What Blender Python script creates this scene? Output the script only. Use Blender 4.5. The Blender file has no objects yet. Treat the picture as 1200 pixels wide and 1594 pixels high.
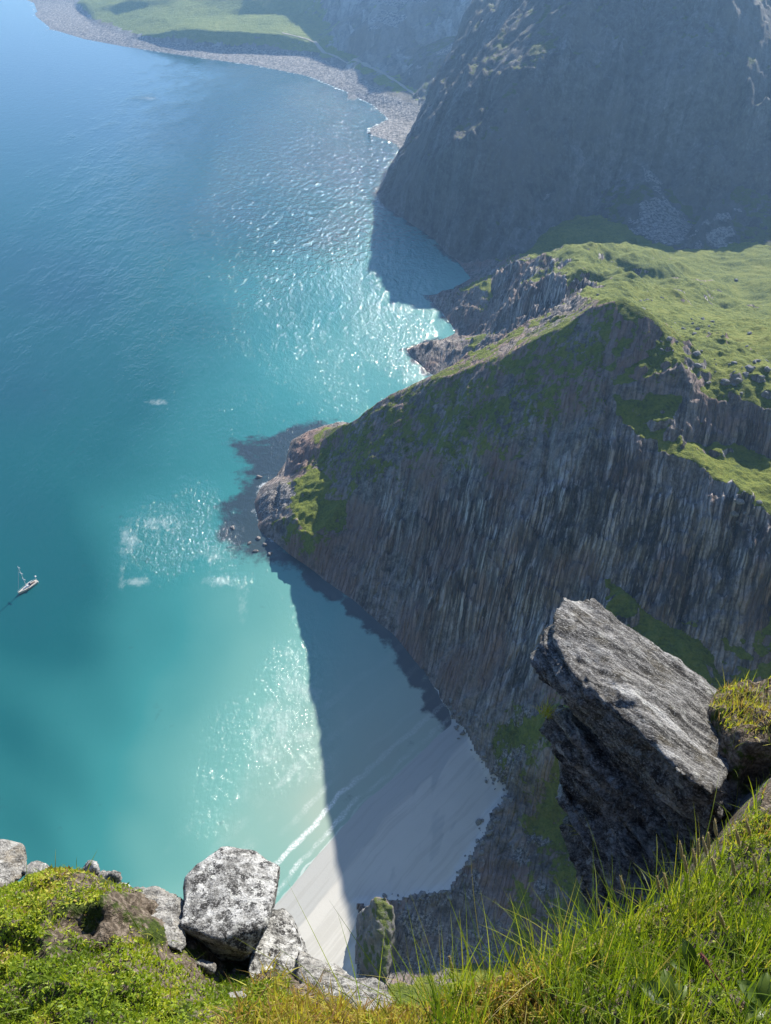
import bpy, bmesh, math, random
import numpy as np
from mathutils import Vector
from mathutils.geometry import delaunay_2d_cdt

random.seed(7)
RNG = np.random.default_rng(11)
scene = bpy.context.scene
COL = scene.collection

# ------------------------------------------------------------------ camera
H = 270.0                      # eye height above the sea (m)
F = 1181.0                     # focal length in photo pixels (1200 x 1594)
PITCH = math.radians(40)
CP, SP = math.cos(PITCH), math.sin(PITCH)
SUN_AZ, SUN_EL = math.radians(26), math.radians(30)
SUN = np.array([math.cos(SUN_EL) * math.sin(SUN_AZ), math.cos(SUN_EL) * math.cos(SUN_AZ), math.sin(SUN_EL)])


def ray(u, v):
    r = (u - 600.0) / F
    q = (797.0 - v) / F
    return np.array([r, CP + SP * q, -SP + CP * q])


def at_z(u, v, z):             # survey point: bearing (u, v), elevation z
    d = ray(u, v)
    return np.array([0, 0, H]) + d * ((z - H) / d[2])


def at_t(u, v, t):             # survey point: bearing (u, v), depth t
    return np.array([0, 0, H]) + ray(u, v) * t


cam_d = bpy.data.cameras.new('camera')
cam = bpy.data.objects.new('camera', cam_d)
COL.objects.link(cam)
cam.location = (0, 0, H)
cam.rotation_euler = (math.radians(90) - PITCH, 0, 0)
cam_d.sensor_fit = 'VERTICAL'
cam_d.sensor_height = 36.0
cam_d.lens = 36.0 * F / 1594.0
cam_d.clip_start = 0.05
cam_d.clip_end = 20000
scene.camera = cam

# ------------------------------------------------------------------ render / light
scene.render.engine = 'CYCLES'
scene.cycles.use_denoising = True
scene.cycles.use_adaptive_sampling = False
scene.cycles.max_bounces = 6
scene.cycles.diffuse_bounces = 3
scene.cycles.glossy_bounces = 2
scene.cycles.transmission_bounces = 4
scene.cycles.volume_bounces = 0
scene.cycles.transparent_max_bounces = 6
scene.cycles.sample_clamp_indirect = 8
scene.view_settings.view_transform = 'Standard'
scene.view_settings.look = 'None'
scene.view_settings.exposure = 1.0
scene.view_settings.gamma = 1.0

world = bpy.data.worlds.new('World')
scene.world = world
world.use_nodes = True
wn = world.node_tree
sky = wn.nodes.new('ShaderNodeTexSky')
sky.sky_type = 'NISHITA'
sky.sun_disc = False
sky.sun_elevation = SUN_EL
sky.sun_rotation = SUN_AZ
sky.altitude = 200
sky.ozone_density = 1.6
sky.air_density = 1.0
sky.dust_density = 0.6
wn.nodes['Background'].inputs['Strength'].default_value = 0.076
tint = wn.nodes.new('ShaderNodeMix'); tint.data_type = 'RGBA'; tint.blend_type = 'MULTIPLY'
tint.inputs[0].default_value = 1.0; tint.inputs[7].default_value = (0.76, 0.945, 1.27, 1)      # daylight white balance
wn.links.new(sky.outputs[0], tint.inputs[6])
wn.links.new(tint.outputs[2], wn.nodes['Background'].inputs['Color'])

sun_d = bpy.data.lights.new('sun', 'SUN')
sun_d.energy = 5.0
sun_d.angle = math.radians(0.5)
sun_d.color = (1.0, 0.94, 0.84)
sun = bpy.data.objects.new('sun', sun_d)
COL.objects.link(sun)
sun.location = (100, 200, 600)
sun.rotation_euler = Vector(-SUN).to_track_quat('-Z', 'Y').to_euler()


# ------------------------------------------------------------------ numeric helpers
def _hash(ix, iy, seed):
    h = (ix.astype(np.int64) * 374761393 + iy.astype(np.int64) * 668265263 + seed * 974634777) & 0xFFFFFFFF
    h = ((h ^ (h >> 13)) * 1274126177) & 0xFFFFFFFF
    h = ((h ^ (h >> 16)) * 2246822519) & 0xFFFFFFFF
    return ((h ^ (h >> 15)) & 0xFFFFFF) / float(0xFFFFFF)


def vnoise(x, y, seed=0):       # gradient noise, about -0.7 .. 0.7
    x0 = np.floor(x); y0 = np.floor(y)
    fx = x - x0; fy = y - y0
    ux = fx * fx * fx * (fx * (fx * 6 - 15) + 10)
    uy = fy * fy * fy * (fy * (fy * 6 - 15) + 10)

    def g(ix, iy, dx, dy):
        a = _hash(ix, iy, seed) * 2 * math.pi
        return np.cos(a) * dx + np.sin(a) * dy
    a = g(x0, y0, fx, fy); b = g(x0 + 1, y0, fx - 1, fy)
    c = g(x0, y0 + 1, fx, fy - 1); d = g(x0 + 1, y0 + 1, fx - 1, fy - 1)
    return (a * (1 - ux) + b * ux) * (1 - uy) + (c * (1 - ux) + d * ux) * uy


def fbm(x, y, octv=4, seed=0, gain=0.5, ridged=False):
    s = np.zeros(np.broadcast(x, y).shape); a = 1.0; f = 1.0
    for k in range(octv):
        n = vnoise(x * f + 17.3 * k, y * f - 9.1 * k, seed + k)
        if ridged:
            n = 0.35 - np.abs(n) * 1.6
        s = s + a * n
        a *= gain; f *= 2.03
    return s


def sstep(a, b, x):
    t = np.clip((x - a) / (b - np.asarray(a, float)), 0, 1)
    return t * t * (3 - 2 * t)


def blur(z, n):
    for _ in range(n):
        p = np.pad(z, 1, mode='edge')
        z = (p[:-2, 1:-1] + p[2:, 1:-1] + p[1:-1, :-2] + p[1:-1, 2:] + 2 * z) / 6.0
    return z


def axis(*segs):                # segs: (start, end, step) joined together
    out = []
    for a, b, s in segs:
        n = max(1, int(round((b - a) / s)))
        out += list(np.linspace(a, b, n, endpoint=False))
    out.append(segs[-1][1])
    return np.array(out)


def tin(points, lines, xs, ys):
    """Triangulate survey points with break lines, sample heights on a grid."""
    pts = [tuple(p) for p in points]
    idx = {}
    P = []
    def add(p):
        k = (round(p[0], 2), round(p[1], 2))
        if k not in idx:
            idx[k] = len(P); P.append(p)
        return idx[k]
    for p in pts:
        add(p)
    E = []
    for L in lines:
        ids = [add(tuple(p)) for p in L]
        E += [(a, b) for a, b in zip(ids[:-1], ids[1:]) if a != b]
    vo, eo, fo, ov, oe, of = delaunay_2d_cdt([Vector((p[0], p[1])) for p in P], E, [], 0, 1e-4)
    Z = np.zeros(len(vo))
    lost = []
    for i, o in enumerate(ov):
        if o:
            Z[i] = P[o[0]][2]
        else:
            lost.append(i)
    if lost:
        nb = {i: [] for i in lost}
        for a, b in eo:
            if a in nb and b not in nb: nb[a].append(b)
            if b in nb and a not in nb: nb[b].append(a)
        for i in lost:
            w = [1.0 / (0.1 + (vo[i] - vo[j]).length) for j in nb[i]] or [1]
            zz = [Z[j] for j in nb[i]] or [0]
            Z[i] = sum(a * b for a, b in zip(w, zz)) / sum(w)
    out = np.full((len(ys), len(xs)), -15.0)
    for f in fo:
        a, b, c = f[0], f[1], f[2]
        ax, ay = vo[a]; bx, by = vo[b]; cx, cy = vo[c]
        i0, i1 = np.searchsorted(xs, [min(ax, bx, cx) - 1e-6, max(ax, bx, cx) + 1e-6])
        j0, j1 = np.searchsorted(ys, [min(ay, by, cy) - 1e-6, max(ay, by, cy) + 1e-6])
        if i1 <= i0 or j1 <= j0:
            continue
        X, Y = np.meshgrid(xs[i0:i1], ys[j0:j1])
        det = (by - cy) * (ax - cx) + (cx - bx) * (ay - cy)
        if abs(det) < 1e-9:
            continue
        l1 = ((by - cy) * (X - cx) + (cx - bx) * (Y - cy)) / det
        l2 = ((cy - ay) * (X - cx) + (ax - cx) * (Y - cy)) / det
        l3 = 1 - l1 - l2
        m = (l1 >= -1e-6) & (l2 >= -1e-6) & (l3 >= -1e-6)
        sub = out[j0:j1, i0:i1]
        sub[m] = (l1 * Z[a] + l2 * Z[b] + l3 * Z[c])[m]
    return out


def seg_dist(X, Y, line):       # distance of grid points to a polyline
    d = np.full(X.shape, 1e9)
    for (x0, y0), (x1, y1) in zip(line[:-1], line[1:]):
        dx, dy = x1 - x0, y1 - y0
        t = np.clip(((X - x0) * dx + (Y - y0) * dy) / (dx * dx + dy * dy + 1e-9), 0, 1)
        d = np.minimum(d, np.hypot(X - x0 - t * dx, Y - y0 - t * dy))
    return d


def inside(X, Y, poly):
    r = np.zeros(X.shape, bool)
    n = len(poly)
    for i in range(n):
        x0, y0 = poly[i]; x1, y1 = poly[(i + 1) % n]
        if y0 == y1:
            continue
        c = ((y0 > Y) != (y1 > Y)) & (X < (x1 - x0) * (Y - y0) / (y1 - y0) + x0)
        r ^= c
    return r


def sdf(X, Y, poly):            # negative inside
    d = seg_dist(X, Y, list(poly) + [poly[0]])
    return np.where(inside(X, Y, poly), -d, d)


def slope_of(z, xs, ys):
    gy, gx = np.gradient(z, ys, xs)
    return np.degrees(np.arctan(np.hypot(gx, gy))), gx, gy


# ------------------------------------------------------------------ mesh helpers
def mesh_np(name, verts, faces, mat, attrs=None, smooth=True, parent=None, matidx=None, mats=None):
    me = bpy.data.meshes.new(name)
    verts = np.asarray(verts, np.float32)
    faces = np.asarray(faces, np.int32)
    k = faces.shape[1]
    me.vertices.add(len(verts))
    me.vertices.foreach_set('co', verts.ravel())
    me.loops.add(faces.size)
    me.loops.foreach_set('vertex_index', faces.ravel())
    me.polygons.add(len(faces))
    me.polygons.foreach_set('loop_start', np.arange(0, faces.size, k, dtype=np.int32))
    me.polygons.foreach_set('use_smooth', np.full(len(faces), smooth))
    for m in (mats or [mat]):
        me.materials.append(m)
    if matidx is not None:
        me.polygons.foreach_set('material_index', np.asarray(matidx, np.int32))
    for an, val in (attrs or {}).items():
        val = np.asarray(val, np.float32)
        if val.ndim == 1:
            a = me.attributes.new(an, 'FLOAT', 'POINT'); a.data.foreach_set('value', val)
        else:
            a = me.attributes.new(an, 'FLOAT_VECTOR', 'POINT'); a.data.foreach_set('vector', val.ravel())
    me.update(calc_edges=True)
    o = bpy.data.objects.new(name, me)
    COL.objects.link(o)
    if parent is not None:
        o.parent = parent
    return o


def grid_mesh(name, xs, ys, z, mask, mat, attrs):
    """Heightfield cells where mask (per cell) is set."""
    ny, nx = z.shape
    X, Y = np.meshgrid(xs, ys)
    idx = np.arange(nx * ny).reshape(ny, nx)
    q = np.stack([idx[:-1, :-1], idx[:-1, 1:], idx[1:, 1:], idx[1:, :-1]], -1)[mask]
    used = np.unique(q)
    remap = np.full(nx * ny, -1); remap[used] = np.arange(len(used))
    V = np.stack([X.ravel(), Y.ravel(), z.ravel()], -1)[used]
    at = {}
    for k, a in attrs.items():
        at[k] = a.reshape(ny * nx, -1)[used]
        if at[k].shape[1] == 1:
            at[k] = at[k][:, 0]
    return mesh_np(name, V, remap[q], mat, at)


def cellmask(m):
    return m[:-1, :-1] | m[1:, :-1] | m[:-1, 1:] | m[1:, 1:]


def structure(o):
    o['kind'] = 'structure'
    return o


def stuff(o, label, cat):
    o['kind'] = 'stuff'; o['label'] = label; o['category'] = cat
    return o


def tag(o, label, cat, group=None):
    o['label'] = label; o['category'] = cat
    if group:
        o['group'] = group
    return o


# ------------------------------------------------------------------ node helpers
class NT:
    def __init__(self, name):
        self.m = bpy.data.materials.new(name)
        self.m.use_nodes = True
        self.t = self.m.node_tree
        self.b = self.t.nodes['Principled BSDF']

    def n(self, typ, **kw):
        nd = self.t.nodes.new('ShaderNode' + typ)
        for k, v in kw.items():
            setattr(nd, k, v)
        return nd

    def link(self, a, b):
        self.t.links.new(a, b)

    def put(self, sock, v):
        if hasattr(v, 'is_output'):
            self.link(v, sock)
        elif isinstance(v, (tuple, list)):
            sock.default_value = (*v, 1) if (len(v) == 3 and sock.type == 'RGBA') else v
        else:
            sock.default_value = v

    def attr(self, name, out='Fac'):
        a = self.n('Attribute'); a.attribute_name = name
        return a.outputs[out]

    def pos(self):
        return self.n('NewGeometry').outputs['Position']

    def obj(self):
        return self.n('TexCoord').outputs['Object']

    def scale(self, v, s):
        m = self.n('Mapping'); self.put(m.inputs['Vector'], v)
        m.inputs['Scale'].default_value = s if isinstance(s, (tuple, list)) else (s, s, s)
        return m.outputs[0]

    def noise(self, v, scale, detail=4, rough=0.55, dist=0.0, out='Fac'):
        x = self.n('TexNoise'); self.put(x.inputs['Vector'], v)
        x.inputs['Scale'].default_value = scale; x.inputs['Detail'].default_value = detail
        x.inputs['Roughness'].default_value = rough; x.inputs['Distortion'].default_value = dist
        return x.outputs[out]

    def voro(self, v, scale, feature='F1', out='Distance'):
        x = self.n('TexVoronoi'); x.feature = feature; self.put(x.inputs['Vector'], v)
        x.inputs['Scale'].default_value = scale
        return x.outputs[out]

    def math(self, op, a, b=0.0, c=0.0, clamp=False):
        x = self.n('Math'); x.operation = op; x.use_clamp = clamp
        self.put(x.inputs[0], a); self.put(x.inputs[1], b); self.put(x.inputs[2], c)
        return x.outputs[0]

    def ramp(self, f, stops, interp='LINEAR'):
        r = self.n('ValToRGB'); self.put(r.inputs[0], f)
        r.color_ramp.interpolation = interp
        el = r.color_ramp.elements
        while len(el) < len(stops):
            el.new(0.5)
        for e, (p, c) in zip(el, stops):
            e.position = p
            c = (c, c, c) if not isinstance(c, (tuple, list)) else c
            e.color = (*c, 1)
        return r.outputs[0]

    def math_v(self, v, w, k):      # v + k * (w - 0.5)
        a = self.n('VectorMath'); a.operation = 'SUBTRACT'; self.put(a.inputs[0], w); a.inputs[1].default_value = (0.5, 0.5, 0.5)
        b = self.n('VectorMath'); b.operation = 'MULTIPLY_ADD'; self.put(b.inputs[0], a.outputs[0]); b.inputs[1].default_value = (k, k, k); self.put(b.inputs[2], v)
        return b.outputs[0]

    def step(self, f, a, b):
        r = self.n('MapRange'); r.interpolation_type = 'SMOOTHSTEP'
        self.put(r.inputs['Value'], f)
        r.inputs['From Min'].default_value = a; r.inputs['From Max'].default_value = b
        return r.outputs[0]

    def mix(self, f, a, b, mode='MIX'):
        x = self.n('Mix'); x.data_type = 'RGBA'; x.blend_type = mode
        self.put(x.inputs[0], f); self.put(x.inputs[6], a); self.put(x.inputs[7], b)
        return x.outputs[2]

    def bump(self, h, strength=1.0, dist=0.1, normal=None):
        x = self.n('Bump'); self.put(x.inputs['Strength'], strength); x.inputs['Distance'].default_value = dist
        self.put(x.inputs['Height'], h)
        if normal is not None:
            self.link(normal, x.inputs['Normal'])
        return x.outputs[0]

    def out(self, base, rough=0.9, normal=None, spec=0.3):
        self.put(self.b.inputs['Base Color'], base)
        self.put(self.b.inputs['Roughness'], rough)
        self.put(self.b.inputs['Specular IOR Level'], spec)
        if normal is not None:
            self.link(normal, self.b.inputs['Normal'])
        return self.m


# ------------------------------------------------------------------ materials: land
def mat_land(name, rock_stops, warm, grass_stops, fs=1.0, streak=(0.35, 0.05, 0.05), bumpd=0.6, crack=0.0):
    """Bare rock streaked along its strata with turf where the 'grass' attribute says so."""
    T = NT(name)
    p = T.pos()
    st = T.attr('strata', 'Vector')
    s1 = T.noise(T.scale(st, streak), 1.0, 5, 0.6)
    s2 = T.noise(T.scale(st, tuple(4.1 * k for k in streak)), 1.0, 4, 0.6)
    cell = T.voro(T.scale(st, tuple(2.2 * k for k in streak)), 1.0)
    crk = T.math('SUBTRACT', 1.0, T.step(T.voro(T.math_v(T.scale(st, (1.5 * streak[0], 1.1 * streak[1], 0.0)), T.noise(p, 0.12 * fs, 3, 0.6, out='Color'), 0.55), 1.0, 'DISTANCE_TO_EDGE'), 0.02, 0.16))
    crk2 = T.math('SUBTRACT', 1.0, T.step(T.voro(T.math_v(T.scale(st, (3.0 * streak[0], 3.6 * streak[1], 0.0)), T.noise(p, 0.3 * fs, 3, 0.6, out='Color'), 0.5), 1.0, 'DISTANCE_TO_EDGE'), 0.02, 0.14))
    big = T.noise(p, 0.018 * fs, 4, 0.55)
    fine = T.noise(p, 0.9 * fs, 5, 0.7)
    f = T.math('ADD', T.math('MULTIPLY', s1, 0.55), T.math('ADD', T.math('MULTIPLY', s2, 0.3), T.math('MULTIPLY', fine, 0.25)))
    rib = T.attr('rib')
    blot = T.noise(p, 0.07 * fs, 5, 0.65)
    sepx = T.n('SeparateColor'); T.put(sepx.inputs[0], T.voro(T.math_v(T.scale(st, (1.3 * streak[0], 1.5 * streak[1], 0.0)), T.noise(p, 0.12 * fs, 3, 0.6, out='Color'), 0.55), 1.0, out='Color'))
    sepy = T.n('SeparateColor'); T.put(sepy.inputs[0], T.voro(T.math_v(T.scale(st, (3.0 * streak[0], 5.0 * streak[1], 0.0)), T.noise(p, 0.3 * fs, 3, 0.6, out='Color'), 0.5), 1.0, out='Color'))
    blk = T.math('ADD', T.math('MULTIPLY', sepx.outputs[0], 0.22), T.math('MULTIPLY', sepy.outputs[1], 0.16))
    iso = T.math('ADD', T.math('MULTIPLY', T.noise(p, 0.28 * fs, 6, 0.7), 0.62), T.math('MULTIPLY', fine, 0.38))
    fa = T.math('ADD', T.math('ADD', T.math('MULTIPLY', s1, 0.34), T.math('MULTIPLY', fine, 0.30)), T.math('ADD', blk, 0.02))
    rmx = T.n('Mix'); rmx.data_type = 'FLOAT'; T.put(rmx.inputs[0], T.math('MINIMUM', rib, 1.0)); T.put(rmx.inputs[2], iso); T.put(rmx.inputs[3], fa)
    f = rmx.outputs[0]
    f = T.math('ADD', T.math('MULTIPLY', T.math('SUBTRACT', f, 0.51), T.math('ADD', 0.65, T.math('MULTIPLY', rib, 1.05))), T.math('ADD', 0.51, T.math('ADD', T.math('MULTIPLY', rib, 0.06), T.math('MULTIPLY', T.math('SUBTRACT', blot, 0.5), 0.35))))
    rock = T.ramp(f, rock_stops)
    rock = T.mix(T.math('MULTIPLY', T.step(T.noise(p, 0.035 * fs, 5, 0.6), 0.43, 0.62), 0.72), rock, warm)
    rock = T.mix(T.math('MULTIPLY', T.step(fine, 0.58, 0.72), 0.25), rock, (0.34, 0.33, 0.31))
    rock = T.mix(T.math('MULTIPLY', T.math('MULTIPLY', crk, rib), 0.6 * crack), rock, (0.030, 0.030, 0.033))
    rock = T.mix(T.math('MULTIPLY', T.math('MULTIPLY', crk2, rib), 0.45 * crack), rock, (0.040, 0.040, 0.042))
    g = T.attr('grass')
    gn = T.noise(p, 0.35 * fs, 5, 0.65)
    gn2 = T.noise(p, 0.05 * fs, 4, 0.6)
    gm = T.step(T.math('ADD', T.math('ADD', g, T.math('MULTIPLY', T.math('SUBTRACT', gn, 0.5), 1.3)), T.math('MULTIPLY', T.math('SUBTRACT', T.noise(p, 0.11 * fs, 5, 0.65), 0.5), 1.1)), 0.40, 0.56)
    gcol = T.ramp(T.math('ADD', T.math('MULTIPLY', T.noise(p, 0.8 * fs, 5, 0.75), 0.45), T.math('ADD', T.math('MULTIPLY', gn, 0.25), T.math('MULTIPLY', gn2, 0.3))), grass_stops)
    sc = T.attr('scree')
    scn = T.voro(p, 0.55 * fs, out='Color')
    scol = T.mix(T.step(T.noise(p, 1.0 * fs, 6, 0.75), 0.38, 0.66), (0.06, 0.057, 0.054), (0.42, 0.39, 0.36))
    rock = T.mix(T.step(T.math('ADD', sc, T.math('MULTIPLY', T.math('SUBTRACT', gn, 0.5), 0.8)), 0.4, 0.6), rock, scol)
    base = T.mix(gm, rock, gcol)
    h = T.math('ADD', T.math('ADD', T.math('MULTIPLY', s1, 1.3), T.math('MULTIPLY', s2, 0.7)), T.math('ADD', T.math('MULTIPLY', fine, 0.5), T.math('MULTIPLY', crk, -1.0 * crack)))
    hg = T.math('ADD', T.math('MULTIPLY', gn, 1.6), T.math('MULTIPLY', T.noise(p, 1.4 * fs, 4, 0.7), 0.9))
    hm = T.n('Mix'); hm.data_type = 'FLOAT'
    T.put(hm.inputs[0], gm); T.put(hm.inputs[2], h); T.put(hm.inputs[3], hg)
    nb = T.bump(hm.outputs[0], 0.9, bumpd)
    return T.out(base, 0.92, nb, 0.25)


M_HEAD = mat_land('headland_rock_and_turf',
                  [(0.30, (0.034, 0.030, 0.027)), (0.44, (0.125, 0.110, 0.098)), (0.55, (0.275, 0.243, 0.215)), (0.74, (0.52, 0.47, 0.43))],
                  (0.24, 0.145, 0.110),
                  [(0.32, (0.022, 0.036, 0.008)), (0.42, (0.075, 0.105, 0.012)), (0.52, (0.155, 0.185, 0.018)), (0.70, (0.28, 0.26, 0.06))],
                  1.0, (0.34, 0.055, 0.045), 0.9, 1.0)
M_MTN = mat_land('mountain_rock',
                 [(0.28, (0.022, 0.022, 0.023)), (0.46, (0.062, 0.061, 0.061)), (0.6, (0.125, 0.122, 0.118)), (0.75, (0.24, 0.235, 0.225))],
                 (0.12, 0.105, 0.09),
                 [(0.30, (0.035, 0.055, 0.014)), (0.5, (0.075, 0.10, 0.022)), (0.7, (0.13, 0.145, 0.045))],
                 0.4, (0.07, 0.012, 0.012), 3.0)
M_FAR = mat_land('far_shore_ground',
                 [(0.28, (0.05, 0.05, 0.05)), (0.46, (0.12, 0.12, 0.115)), (0.6, (0.22, 0.215, 0.2)), (0.75, (0.38, 0.37, 0.34))],
                 (0.15, 0.12, 0.09),
                 [(0.30, (0.08, 0.125, 0.018)), (0.5, (0.17, 0.215, 0.03)), (0.7, (0.26, 0.28, 0.06))],
                 0.22, (0.04, 0.01, 0.01), 3.0)


def mat_sand():
    T = NT('beach_sand')
    p = T.pos()
    n1 = T.noise(T.scale(p, (0.05, 0.05, 0.05)), 1.0, 5, 0.6)
    n2 = T.noise(p, 0.9, 6, 0.7)
    wet = T.attr('wet')
    st = T.attr('strata', 'Vector')
    lines = T.noise(T.scale(st, (0.22, 0.018, 0.0)), 1.0, 4, 0.55)
    w = T.step(T.math('ADD', wet, T.math('MULTIPLY', T.math('SUBTRACT', lines, 0.5), 1.3)), 0.35, 0.65)
    dry = T.mix(n1, (0.48, 0.46, 0.41), (0.60, 0.575, 0.52))
    base = T.mix(T.math('MULTIPLY', T.step(T.noise(T.scale(st, (0.5, 0.02, 0.0)), 1.0, 5, 0.6), 0.5, 0.6), 0.20), T.mix(w, dry, (0.42, 0.415, 0.385)), (0.29, 0.275, 0.24))
    base = T.mix(T.math('MULTIPLY', w, 0.0), base, (0.41, 0.395, 0.35))
    base = T.mix(T.math('MULTIPLY', T.step(n2, 0.6, 0.75), 0.15), base, (0.2, 0.19, 0.17))
    return T.out(base, T.math('SUBTRACT', 0.9, T.math('MULTIPLY', w, 0.3)), T.bump(n2, 0.4, 0.1), 0.3)


M_SAND = mat_sand()

# ------------------------------------------------------------------ near land: headland, beach, camera mountain
def Z(lst):
    return [tuple(at_z(*p)) for p in lst]


ridge = Z([(508, 668, 19), (545, 655, 42), (600, 620, 57), (640, 598, 66), (680, 580, 76.5), (720, 573, 85.5), (760, 555, 94.5),
           (800, 540, 103.5), (850, 515, 114), (900, 490, 124.5), (935, 465, 132.5), (970, 460, 137), (1010, 484, 135)])
crag_top = ridge[-1:] + Z([(1035, 520, 129), (1058, 570, 122), (1068, 606, 116), (1110, 622, 111.5), (1160, 632, 110), (1210, 645, 109)]) + [(190, 252, 112), (300, 230, 125)]
crag_foot = Z([(1072, 676, 105), (1105, 690, 100), (1150, 697, 97.5), (1205, 712, 96)]) + [(190, 236, 97), (300, 215, 108)]
bench = Z([(1072, 682, 104), (1108, 730, 101), (1150, 775, 98.5), (1205, 802, 97)]) + [(190, 190, 100), (300, 175, 118)]
shore_bay = Z([(535, 657, 0.3), (505, 663, 0.3), (480, 672, 0.3), (455, 685, 0.3), (445, 718, 0.3), (442, 741, 0.3), (402, 760, 0.3),
               (394, 785, 0.3), (406, 815, 0.3), (426, 840, 0.3), (450, 862, 0.3), (500, 896, 0.3), (560, 938, 0.3), (620, 988, 0.3),
               (660, 1040, 0.3), (700, 1102, 0.3), (722, 1138, 0.6), (758, 1190, 2.0), (788, 1232, 3.0)])
foot_cam = Z([(788, 1232, 3), (768, 1272, 3.6), (735, 1330, 3.8), (700, 1386, 3.8), (650, 1395, 3.6), (600, 1402, 3.5), (562, 1410, 3.4), (556, 1470, 3.2), (552, 1530, 3.0)]) + \
    [(-24, 78, 3), (-48, 62, 2.5), (-90, 40, 0.3), (-140, 36, 0.3), (-260, 10, 0.3)]
prom1 = Z([(745, 432, 0.3), (735, 444, 0.3), (700, 455, 0.3), (669, 462, 0.3), (690, 485, 0.3), (714, 519, 0.3), (728, 524, 0.3)])
prom2 = Z([(728, 524, 0.3), (690, 530, 0.3), (652, 537, 0.3), (634, 544, 0.3), (650, 562, 0.3), (668, 580, 0.3), (700, 594, 0.3)])
back_shore = prom2[-1:] + [(48, 424, 0.3), (30, 408, 0.3), (8, 395, 0.3), (-10, 382, 0.3)] + [tuple(shore_bay[0])]
crest = Z([(765, 430, 20), (800, 411, 40), (850, 396, 53), (900, 388, 60), (930, 385, 61), (990, 400, 56), (1040, 412, 44)])
p2ridge = Z([(640, 543, 3), (680, 534, 6), (720, 526, 9), (760, 516, 16), (800, 503, 28), (840, 482, 44), (880, 468, 64)])
p1ridge = Z([(676, 461, 3), (705, 456, 10), (735, 449, 17), (765, 438, 24)])
gully = Z([(788, 1232, 3), (840, 1258, 8), (900, 1292, 13), (980, 1300, 20)]) + [(125, 120, 40), (200, 100, 90), (300, 90, 150)]

near_pts = Z([
    # tip
    (430, 752, 5), (405, 772, 4), (420, 812, 5), (440, 790, 9), (464, 750, 13), (462, 800, 15), (452, 835, 9), (458, 700, 9), (470, 690, 11), (500, 690, 19),
    (495, 730, 17.5), (500, 780, 19), (520, 750, 23), (520, 700, 22), (545, 690, 37), (548, 740, 32), (540, 775, 25), (480, 830, 14), (545, 830, 15),
    # main face
    (600, 800, 29), (560, 720, 40), (640, 720, 52), (620, 900, 14), (700, 700, 69), (680, 850, 35), (700, 1000, 13), (760, 680, 83), (760, 850, 55), (760, 1050, 20),
    (850, 650, 98), (850, 800, 76), (840, 950, 48), (820, 1120, 29), (930, 620, 112), (940, 760, 91), (940, 900, 66), (930, 1040, 55), (1020, 700, 103), (1020, 830, 82), (1020, 970, 62), (1100, 880, 78), 
    (700, 1450, 3.6), (800, 1400, 7), (850, 1350, 9), (900, 1420, 12), (850, 1480, 10), (760, 1480, 4.5), (640, 1490, 3.5), (730, 1420, 4), (800, 1205, 15), (845, 1190, 28), (900, 1150, 45), (945, 1096, 62), (1020, 1050, 64), (1100, 1000, 64), (1000, 1150, 58), (1100, 1100, 60),  # last points: wall hidden behind the slab, raised to shade the gully
    # turf between ridge, crest and valley
    (900, 460, 104), (930, 440, 92), (880, 430, 72), (840, 440, 54), (800, 450, 36), (770, 470, 20), (820, 465, 46), (760, 500, 11), (690, 562, 4), (720, 548, 9), (745, 540, 14), (960, 425, 72), (900, 410, 64), (980, 445, 92),
    (1020, 450, 84), (1060, 470, 82), (1050, 520, 114), (1100, 500, 102), (1100, 560, 118), (1150, 530, 112), (1150, 600, 114), (1200, 570, 117), (1200, 605, 114), (1150, 490, 52), (1110, 450, 46), (1065, 430, 48),
    (1052, 404, 36), (1150, 440, 31), (1100, 385, 27), (1200, 480, 40), (1200, 400, 30), (1110, 362, 26),
    # scarp over the shaded hollow
    (1000, 413, 57), (1035, 436, 60), (1062, 460, 68), (998, 432, 50), (1018, 456, 56), (1045, 468, 64),
])
near_pts += [(p[0] - 0.8 * w_, p[1] - 0.6 * w_, p[2] - 0.36 * w_) for p, w_ in zip(ridge[2:12], (4, 5, 6, 7, 6, 7, 8, 7, 6, 4))]
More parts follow.
